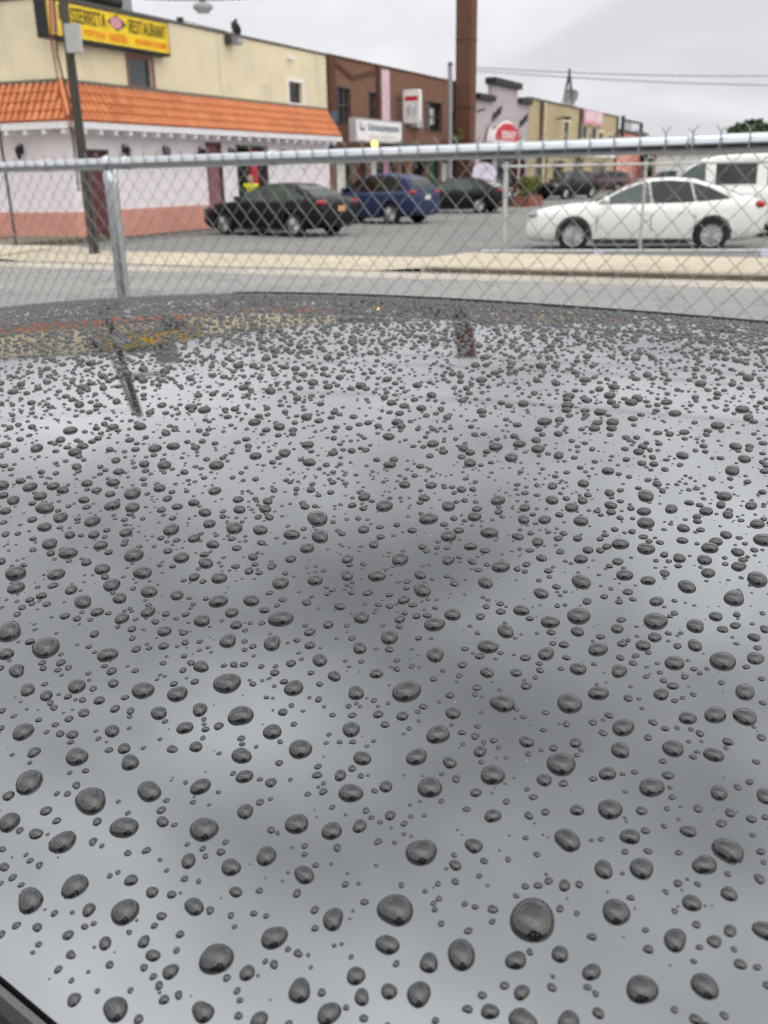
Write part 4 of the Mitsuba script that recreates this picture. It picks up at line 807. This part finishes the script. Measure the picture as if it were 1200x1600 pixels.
    for s in (1, -1):
        for x in (sp['side'][0][0][0] + .02, (sp['side'][0][-1][0] + sp['side'][1][0][0]) / 2, sp['side'][1][-1][0] - .03):
            part(k, 'door_seam', fr.box(x - .007, x + .007, s * sp['st'][5][1] - .012, s * sp['st'][5][1] + .0015, .42, zb - .16), 'black_trim')
    part(k, 'grille', fr.box(L2 - .08, L2 - .003, -.42, .42, .42, .60), 'black_trim')
    part(k, 'number_plate', fr.box(-L2 - .012, -L2 + .06, -.16, .16, sp['tail_z'] - .24, sp['tail_z'] - .09), plate_mat)
    part(k, 'rear_bumper', fr.box(-L2 + .02, -L2 + .12, -.62, .62, .33, .45), 'black_trim')
    return k, fr

car('white_sedan', 'white four-door sedan parked side-on behind the fence, nose to the left', 'car', (5.76, 21.3), (-.974, .228), SEDAN, 'paint_white')
car('white_van', 'tall white passenger van with dark rear windows behind the white sedan', 'van', (8.75, 25.3), (-.974, .228), VAN, 'paint_white')
k, fr = car('black_sedan', 'black sedan with red taillights parked nose-in at the pink wall', 'car', (-3.0, 29.1), (-.80, .60), SEDAN, 'paint_black', glass=('glass_teal', 'glass_teal', 'glass_teal'), plate_mat='tan_paint')
part(k, 'side_marker', fr.m(ball([1.9, .88, .78], (.07, .03, .035), 1)), 'lamp_amber')
car('blue_hatchback_suv', 'dark blue sport utility parked nose-in between two black sedans', 'car', (-.12, 35.4), (-.80, .60), SUV, 'paint_blue', glass=('glass_dark', 'glass_dark', 'glass_dark'))
car('charcoal_sedan', 'blackish sedan parked right of the dark blue sport utility', 'car', (3.45, 43.5), (-.9, .43), SEDAN, 'paint_charcoal', glass=('glass_teal', 'glass_teal', 'glass_grey'))
car('dark_suv', 'dark sport utility parked far back right of the brick planter', 'car', (12.2, 63.0), (-.75, -.66), SUV, 'paint_black', glass=('glass_dark',) * 3)
car('maroon_sedan', 'dull maroon sedan far back, showing above the bonnet of the white sedan', 'car', (18.3, 80.0), (-.95, .3), SUV, 'paint_maroon', glass=('glass_grey',) * 3)
car('silver_suv', 'silver sport utility far back beside the maroon one', 'car', (23.8, 82.0), (-.95, .3), SUV, 'paint_silver', glass=('glass_dark',) * 3)

# ------------------------------------------------------------------ the person behind the black sedan
def capsule_body(bones, edge, it):
    M = None
    for a, ra, b, rb in bones:
        s = manifold3d.Manifold.hull(manifold3d.Manifold.sphere(ra, 14).translate(list(a)) + manifold3d.Manifold.sphere(rb, 14).translate(list(b)))
        M = s if M is None else M + s
    M = M.refine_to_length(edge); q = M.to_mesh()
    t = trimesh.Trimesh(np.array(q.vert_properties)[:, :3], np.array(q.tri_verts), process=True)
    trimesh.smoothing.filter_taubin(t, .5, .52, it)
    return np.array(t.vertices), np.array(t.faces)
pe = thing('person', 'person in a bright yellow safety vest standing behind the black sedan', 'person')
PF = Frame((-3.98, 30.75), (.95, .3), (.3, -.95))        # y towards the street
b = [((0, 0, .95), .13, (0, 0, 1.15), .125), ((0, 0, 1.15), .125, (0, .0, 1.35), .14), ((-.15, 0, 1.36), .075, (.15, 0, 1.36), .075), ((-.07, 0, 1.2), .12, (.07, 0, 1.2), .12),
     ((0, 0, 1.4), .06, (0, .015, 1.49), .055), ((0, .02, 1.56), .085, (0, .015, 1.61), .092), ((0, .055, 1.52), .055, (0, .03, 1.58), .08)]
b += [((0, .105, 1.565), .012, (0, .095, 1.595), .010), ((-.088, .01, 1.57), .018, (-.088, .0, 1.59), .014), ((.088, .01, 1.57), .018, (.088, .0, 1.59), .014)]
for s in (-1, 1):
    b += [((s * .09, 0, .92), .095, (s * .1, .02, .50), .06), ((s * .1, .02, .50), .06, (s * .1, 0, .09), .04), ((s * .1, -.02, .05), .045, (s * .105, .16, .035), .035),
          ((s * .18, 0, 1.36), .06, (s * .24, .02, 1.08), .045), ((s * .24, .02, 1.08), .043, (s * .23, .12, .86), .03), ((s * .23, .12, .86), .03, (s * .225, .15, .79), .032)]
    for i in range(4):
        x = s * (.2 + .017 * i); l = (.065, .075, .07, .055)[i]
        b += [((x, .16, .77), .010, (x, .175, .77 - l * .55), .009), ((x, .175, .77 - l * .55), .009, (x, .165, .77 - l), .008)]
    b += [((s * .19, .15, .81), .012, (s * .175, .19, .77), .009)]
v, f = capsule_body(b, .03, 4); part(pe, 'body', PF.m((v, f)), 'skin', smooth=True)
vb = [((0, 0, .98), .16, (0, 0, 1.15), .15), ((0, 0, 1.15), .15, (0, 0, 1.33), .155), ((-.17, 0, 1.365), .085, (.17, 0, 1.365), .085), ((-.09, 0, 1.1), .13, (.09, 0, 1.1), .13)]
v, f = capsule_body(vb, .03, 3); part(pe, 'vest', PF.m((v, f)), 'vest_yellow', smooth=True)
sb = []
for s in (-1, 1): sb += [((s * .19, 0, 1.36), .072, (s * .245, .02, 1.08), .056)]
v, f = capsule_body(sb[:1], .03, 2); v2, f2 = capsule_body(sb[1:], .03, 2); part(pe, 'sleeves', PF.m(cat([(v, f), (v2, f2)])), 'cloth_dark', smooth=True)
tb = []
for s in (-1, 1): tb += [((s * .085, 0, .95), .115, (s * .1, .02, .50), .078), ((s * .1, .02, .50), .078, (s * .1, 0, .11), .062)]
v, f = capsule_body(tb, .03, 3); part(pe, 'trousers', PF.m((v, f)), 'cloth_dark', smooth=True)
v, f = capsule_body([((-.03, -.02, 1.62), .088, (.03, -.02, 1.62), .088), ((0, -.05, 1.57), .075, (0, -.05, 1.60), .08)], .02, 2); part(pe, 'hair', PF.m((v, f)), 'hair_dark', smooth=True)
part(pe, 'vest_stripe', [PF.box(-.19, .19, .15, .165, 1.08, 1.13)], 'letter_white')

# the photographer, mirrored as a small dark notch in the near face of every rain bead
ph = thing('photographer', 'person in dark clothes leaning over the near car, mirrored small in the rain beads', 'person')
QF = Frame((.02, -.52), (1, 0), (0, 1))
b = [((0, -.05, .95), .14, (0, -.02, 1.2), .14), ((0, -.02, 1.2), .14, (0, .02, 1.42), .13), ((-.16, .02, 1.44), .08, (.16, .02, 1.44), .08), ((0, .04, 1.5), .06, (0, .09, 1.58), .055),
     ((0, .12, 1.64), .09, (0, .11, 1.70), .095), ((0, .17, 1.60), .055, (0, .13, 1.68), .08), ((0, .215, 1.655), .012, (0, .2, 1.69), .01), ((-.09, .11, 1.66), .018, (-.09, .1, 1.68), .014), ((.09, .11, 1.66), .018, (.09, .1, 1.68), .014)]
for s in (-1, 1):
    b += [((s * .09, -.06, .93), .1, (s * .1, -.03, .50), .065), ((s * .1, -.03, .50), .065, (s * .1, -.06, .09), .042), ((s * .1, -.08, .05), .046, (s * .11, .1, .035), .036),
          ((s * .19, .02, 1.43), .06, (s * .24, .2, 1.40), .046), ((s * .24, .2, 1.40), .045, (s * .085, .42, 1.56), .03), ((s * .085, .42, 1.56), .03, (s * .06, .465, 1.58), .028)]
    for q in range(4):
        z = 1.555 + .017 * q
        b += [((s * .055, .475, z), .009, (s * .045, .497, z), .0085), ((s * .045, .497, z), .0085, (s * .025, .498, z), .007)]
    b += [((s * .05, .46, 1.61), .011, (s * .03, .475, 1.63), .008)]
v, f = capsule_body(b, .02, 3); part(ph, 'body', QF.m((v, f)), 'skin', smooth=True)
jb = [((0, -.05, .9), .17, (0, -.02, 1.2), .17), ((0, -.02, 1.2), .17, (0, .02, 1.40), .16), ((-.17, .02, 1.44), .095, (.17, .02, 1.44), .095)]
for s in (-1, 1): jb += [((s * .19, .02, 1.43), .078, (s * .24, .2, 1.40), .062), ((s * .24, .2, 1.40), .06, (s * .11, .385, 1.535), .044)]
v, f = capsule_body(jb, .03, 3); part(ph, 'jacket', QF.m((v, f)), 'cloth_dark', smooth=True)
tb = []
for s in (-1, 1): tb += [((s * .085, -.06, .95), .125, (s * .1, -.03, .50), .085), ((s * .1, -.03, .50), .085, (s * .1, -.06, .1), .066)]
v, f = capsule_body(tb, .03, 3); part(ph, 'trousers', QF.m((v, f)), 'cloth_dark', smooth=True)
v, f = capsule_body([((-.03, .08, 1.72), .09, (.03, .08, 1.72), .09), ((0, .05, 1.66), .08, (0, .06, 1.70), .085)], .02, 2); part(ph, 'hair', QF.m((v, f)), 'hair_dark', smooth=True)
pn = thing('phone', 'thin black phone held over the near car roof', 'phone')
hv = np.asarray(sbox(-.0355, -.062, .0355, .012).buffer(.008).exterior.coords)
v, f = extrude(Polygon(hv), .008)
Rp = np.stack([np.array([1., 0, 0]), np.cross(-fwd, [1., 0, 0]), -fwd], 1)
part(pn, 'case', (v @ Rp.T + EYE - fwd * .012, f), 'black_trim'); v, f = extrude(sbox(-.033, -.06, .033, .010), .0006); part(pn, 'screen', (v @ Rp.T + EYE - fwd * .0203, f), 'glass_dark')

# ------------------------------------------------------------------ the near car and its wet roof
WN, WF = .0722, 1.20
def zrel(u, w):
    d = w - .63; far = d > 0; a = np.abs(d)
    zw = -a * a / 10 - np.where(far, .2 * .55 / 6 * (a / .55) ** 6, .12 * .56 / 9 * (a / .56) ** 9)
    zu = np.where(u < 0, -(.035 * u * u + .00512 * np.abs(u) ** 5), -.03 * u * u)
    return zw + zu - .02 * u - np.where(far, a * a * .11 * np.clip(u + 1.25, 0, 1.5), 0)
Z0 = 1.62 - .13 - float(zrel(np.array(-.24), np.array(.32)))
def roof_z(u, w): return Z0 + zrel(np.asarray(u, float), np.asarray(w, float))
nc = thing('wet_car', 'near car with a dark glossy roof covered in rain beads', 'car')
us = np.linspace(-1.42, 1.0, 190)
def wrange(u):
    e = np.clip((-u - .95) / .47, 0, 1); e2 = np.clip((u - .6) / .4, 0, 1)
    return WN + .0 * e + .10 * e ** 4 + .06 * e2 ** 3, WF - .30 * e ** 2.2 - .1 * e2 ** 3
rows = []
for u in us:
    a, c = wrange(u); s = np.linspace(0, 1, 130)
    w = a + (c - a) * s
    rows.append(np.stack([np.full_like(w, u), w, roof_z(u, w)], 1))
G_ = np.array(rows); nu, nw = G_.shape[:2]
V = G_.reshape(-1, 3); I = np.arange(nu * nw).reshape(nu, nw)
F = np.stack([I[:-1, :-1], I[1:, :-1], I[1:, 1:], I[:-1, 1:]], -1).reshape(-1, 4)
part(nc, 'roof', FA.m((V, F)), 'wet_lacquer', smooth=True)
# near edge: dark groove, grey lip, black seal, door frame
def edge_strip(o0, z0, o1, z1, u0=-1.2, u1=.85, n=50):
    u = np.linspace(u0, u1, n); e = wrange(u)[0]; z = roof_z(u, e)
    A = np.stack([u, e - o0, z + z0], 1); B = np.stack([u, e - o1, z + z1], 1); V = np.vstack([A, B])
    F = [[i, i + 1, n + i + 1, n + i] for i in range(n - 1)]
    return FA.m((V, np.array(F)))
part(nc, 'edge_groove', [edge_strip(0, .0, .0002, -.003), edge_strip(.0002, -.003, .0010, -.0028), edge_strip(.0010, -.0028, .0012, -.0004)], 'black_trim')
u_ = np.linspace(-1.0, .7, 60); w_ = .978 + 0 * u_
part(nc, 'roof_moulding', FA.m(tube(np.stack([u_, w_, roof_z(u_, w_) + .0005], 1), .0035, 8)), 'rubber_black', smooth=50)
part(nc, 'edge_lip', [edge_strip(.0012, -.0004, .0016, -.0002), edge_strip(.0016, -.0002, .0027, -.0006), edge_strip(.0027, -.0006, .0030, -.006)], 'lip_grey', smooth=60)
part(nc, 'door_seal', [edge_strip(.0030, -.006, .006, -.0075), edge_strip(.006, -.0075, .0085, -.0055)], 'rubber_black', smooth=60)
part(nc, 'door_frame', [edge_strip(.0085, -.0050, .016, -.0058), edge_strip(.016, -.0058, .026, -.016), edge_strip(.026, -.016, .03, -.04)], 'paint_charcoal', smooth=60)
ZB = .96
def ring(k):    # outlines from the roof edge down to the sills
    pts = []
    for (u, w) in k: pts.append((u, w))
    return pts
ua = np.linspace(-1.2, .85, 24)
near_t = np.array([[u, wrange(u)[0] - .03, roof_z(u, wrange(u)[0]) - .04] for u in ua]); near_b = np.array([[u * 1.18 - .02, -.10, ZB] for u in ua])
far_t = np.array([[u, wrange(u)[1], roof_z(u, wrange(u)[1])] for u in ua]); far_b = np.array([[u * 1.18 - .02, 1.40, ZB] for u in ua])
def skin_(A, B):
    n = len(A); return FA.m((np.vstack([A, B]), np.array([[i, i + 1, n + i + 1, n + i] for i in range(n - 1)])))
part(nc, 'side_window', skin_(near_t, near_b), 'glass_dark', smooth=40); part(nc, 'side_window', skin_(far_t, far_b), 'glass_dark', smooth=40)
wf = np.linspace(0, 1, 16)
for nm, ue, ub in (('windscreen', -1.42, -2.05), ('rear_window', 1.0, 1.55)):
    a, c = wrange(np.array(ue)); wv = a + (c - a) * wf
    top = np.stack([np.full(16, ue), wv, roof_z(np.full(16, ue), wv) - .002], 1); bot = np.stack([np.full(16, ub), -.06 + 1.42 * wf, np.full(16, ZB)], 1)
    part(nc, nm, skin_(top, bot), 'glass_dark', smooth=40)
st = [(-2.75, .62, .34, .74), (-2.68, .76, .27, .82), (-2.4, .86, .24, .90), (-2.0, .92, .22, .97), (0, .93, .22, .985), (1.5, .92, .24, .99), (1.9, .87, .30, .98), (2.0, .78, .38, .90)]
V, F = loft([(-a, *r_) for a, *r_ in st]); V = V * [-1, 1, 1] + [0, .65, 0]; F = F[:, ::-1]
bm = to_mani(V, F)
for x in (-1.85, 1.0):
    cyl = manifold3d.Manifold.cylinder(3.0, .42, .42, 36, True).rotate([90, 0, 0]).translate([x, .65, .37]); core = manifold3d.Manifold.cube([1.1, 1.1, 2], True).translate([x, .65, .36])
    bm = bm - (cyl - core)
q = bm.to_mesh(); part(nc, 'body', FA.m((np.array(q.vert_properties)[:, :3], np.array(q.tri_verts))), 'paint_charcoal', smooth=35)
ty, rm, bk = wheel_meshes(.36, .225, 5)
for x in (-1.85, 1.0):
    for s in (1, -1):
        A = np.array([[1, 0, 0], [0, 0, s], [0, 1, 0]], float); c = np.array([x, .65 + s * .8, .36])
        wk = part(nc, 'wheel', FA.m((bk[0] @ A.T + c, bk[1])), 'metal_dark'); part(wk, 'tyre', FA.m((ty[0] @ A.T + c, ty[1])), 'rubber_black', smooth=35); part(wk, 'rim', FA.m((rm[0] @ A.T + c, rm[1])), 'alloy', smooth=35)

# ------------------------------------------------------------------ rain beads
listed = np.array([[float(q) for q in t.split(',')] for t in BEADS.split(';')]) * [1e-4, 1e-4, 1e-5]
def seen_dist(u, w):
    x, y = .8 * u + .6 * w, -.6 * u + .8 * w
    return np.sqrt(x * x + y * y + (roof_z(u, w) - 1.62) ** 2), x, y
pos, dia = [tuple(p[:2]) for p in listed], list(listed[:, 2])
cell = .012; grid = {}
def put(u, w, d): grid.setdefault((int(u // cell), int(w // cell)), []).append((u, w, d))
for (u, w), d in zip(pos, dia): put(u, w, d)
def free(u, w, d, gap):
    a, b_ = int(u // cell), int(w // cell)
    for i in (-1, 0, 1):
        for j in (-1, 0, 1):
            for (x, y, e) in grid.get((a + i, b_ + j), ()):
                if (x - u) ** 2 + (y - w) ** 2 < (gap * (d + e) / 2) ** 2: return False
    return True
def in_listed(u, w):
    """Where the larger beads were read off one by one."""
    d, x, y = seen_dist(u, w); dep = math.asin((1.62 - float(roof_z(u, w))) / d); az = math.atan2(x, y)
    return dep > .30 and abs(az) < .53
def scatter(n, lo, hi, gap, near_ok):
    made = 0
    sizes = np.sort(lo * (hi / lo) ** RNG.random(n) ** 1.25)[::-1]
    for d in sizes:
        for _ in range(6):
            u, w = RNG.uniform(-1.36, .95 if near_ok == 'rest' else .30), RNG.uniform(WN + .004, 1.19)
            lim = wrange(u); x, y = .8 * u + .6 * w, -.6 * u + .8 * w
            if not lim[0] + .003 < w < lim[1] - .004 or (y < .02 or abs(x) > .55 * y + .25) != (near_ok == 'rest'): continue
            if near_ok not in (True, 'far', 'rest') and in_listed(u, w) != (near_ok == 'small'): continue
            if near_ok == 'far' and math.hypot(x, y) < RNG.uniform(.55, .8): continue
            if near_ok == 'small' and d / float(seen_dist(u, w)[0]) > .0092: continue
            if free(u, w, d, gap):
                pos.append((u, w)); dia.append(d); put(u, w, d); made += 1; break
scatter(3000, .0042, .0074, 1.25, False)
scatter(15000, .0020, .0042, 1.2, False)
scatter(7000, .0028, .0056, 1.06, 'far')
scatter(9000, .0014, .0034, 1.2, 'small')
scatter(13500, .0005, .0019, 1.1, True)
scatter(14000, .0022, .0066, 1.2, 'rest')
pos, dia = np.array(pos), np.array(dia)
dist, xx, yy = seen_dist(pos[:, 0], pos[:, 1])
eps = 1e-3
gu = (roof_z(pos[:, 0] + eps, pos[:, 1]) - roof_z(pos[:, 0] - eps, pos[:, 1])) / (2 * eps); gw = (roof_z(pos[:, 0], pos[:, 1] + eps) - roof_z(pos[:, 0], pos[:, 1] - eps)) / (2 * eps)
def bead(seed, seg, rings, odd=1.0):
    """Half of a slightly lopsided, flattened sphere of unit radius standing on its contact line."""
    g = np.random.default_rng(seed); th = np.arange(seg) * 2 * np.pi / seg
    rad = 1 + odd * sum(a * np.cos(k * th + ph) for k, a, ph in ((2, g.uniform(.02, .16), g.uniform(0, 6.3)), (3, g.uniform(.0, .08), g.uniform(0, 6.3)), (4, g.uniform(0, .02), g.uniform(0, 6.3))))
    V = []
    for i in range(rings):
        t = (i / rings) * np.pi / 2
        rr, zz = math.cos(t) ** .74, math.sin(t) ** .92
        V += [(rr * r_ * math.cos(a), rr * r_ * math.sin(a), zz) for r_, a in zip(1 + (rad - 1) * (1 - .25 * i / rings), th)]
    V.append((0, 0, 1)); V = np.array(V); F = []
    for i in range(rings - 1):
        for j in range(seg): F.append([i * seg + j, i * seg + (j + 1) % seg, (i + 1) * seg + (j + 1) % seg, (i + 1) * seg + j])
    F = np.array(F); F = np.vstack([F[:, [0, 1, 2]], F[:, [0, 2, 3]], [[(rings - 1) * seg + j, (rings - 1) * seg + (j + 1) % seg, len(V) - 1] for j in range(seg)]])
    return V, F
def bead_matrix(i, spin, hfac):
    r = dia[i] / 2; n = np.array([-gu[i], -gw[i], 1.0]); n /= np.linalg.norm(n)
    a = np.array([math.cos(spin), math.sin(spin), 0]); a -= n * a.dot(n); a /= np.linalg.norm(a); b_ = np.cross(n, a)
    M = np.eye(4); M[:3, 0], M[:3, 1], M[:3, 2] = a * r, b_ * r, n * r * hfac
    M[:3, 3] = [pos[i, 0], pos[i, 1], float(roof_z(*pos[i])) - .00003]
    Wm = np.eye(4); Wm[:3, :3] = FA.R
    return Wm @ M
big_first = np.argsort(-dia / dist * ((np.abs(np.arctan2(xx, yy)) < .40) & (yy > .1)))
HERO = [bead(40 + s, 40, 14, .35 if s == 0 else 1.0) for s in range(14)]; HERO_PLY = [mikit.ply(m, 'water_bead', smooth=True) for m in HERO]
COLS, ROWS = ('far left', 'left', 'middle', 'right', 'far right'), ('near front edge', 'front part', 'lower middle', 'upper middle', 'back part')
zz_ = roof_z(pos[:, 0], pos[:, 1]) - 1.62
dep_ = yy * fwd[1] + zz_ * fwd[2]; across = xx / dep_; down = -(yy * math.sin(PITCH) + zz_ * math.cos(PITCH)) / dep_
notable, taken = {}, set()
for rank, i in enumerate(big_first[:300]):
    if abs(across[i]) > .40 or down[i] > .54: continue
    cell_ = (COLS[int((across[i] + .414) / .8281 * 5)], ROWS[min(4, int((.552 - down[i]) / .13))])
    if cell_ not in taken:
        taken.add(cell_); notable[rank] = 'largest rain bead at %s in the %s of the wet roof' % cell_
notable[0] = 'largest rain bead of all, low down at the right on the wet roof'
for rank, i in enumerate(big_first[:300]):
    lab = notable.get(rank) or 'one of the larger rain beads standing on the glossy dark car roof'
    hf = .68 * (1 - .12 * np.clip((dia[i] - .005) / .004, -.5, 1))
    solo('rain_bead', HERO_PLY[int(RNG.integers(0, 14)) if rank else 0], None, lab, 'water drop', None if rank in notable else 'larger rain beads on the wet car roof', tw=T(bead_matrix(i, RNG.uniform(0, 6.28), hf)))
vs, fs, kk = [], [], 0
MID = [bead(70 + s, 14, 5) for s in range(10)]; SML = [bead(90 + s, 9, 3) for s in range(6)]; LOW = [bead(110 + s, 7, 2) for s in range(4)]
in_view = (yy > .02) & (np.abs(xx) <= .55 * yy + .25)
for i in big_first[300:]:
    m = LOW[int(RNG.integers(0, 4))] if not in_view[i] or dia[i] / dist[i] < .0022 else MID[int(RNG.integers(0, 10))] if dia[i] / dist[i] > .006 else SML[int(RNG.integers(0, 6))]
    M = bead_matrix(i, RNG.uniform(0, 6.28), RNG.uniform(.58, .74))
    vs.append(m[0] @ M[:3, :3].T + M[:3, 3]); fs.append(m[1] + kk); kk += len(m[0])
solo('rain_beads', mikit.ply((np.vstack(vs), np.vstack(fs)), 'water_bead', smooth=True), None, 'thousands of smaller rain beads covering the dark glossy car roof', 'water drops', smooth=True, kind='stuff')
dv, df, kk = [], [], 0
for _ in range(70):                                                  # a few pale specks of grit left on the lacquer
    u, w = RNG.uniform(-.6, .1), RNG.uniform(WN + .004, .6); r = RNG.uniform(.00008, .00017)
    m = ball([0, 0, 0], (r * RNG.uniform(.7, 1.6), r, r * .8), 1)
    dv.append(FA.pts(m[0] + [u, w, float(roof_z(u, w)) + r * .3])); df.append(m[1] + kk); kk += len(m[0])
solo('grit', (np.vstack(dv), np.vstack(df)), 'letter_white', 'scattered pale specks of grit on the dark car roof', 'grit', kind='stuff')
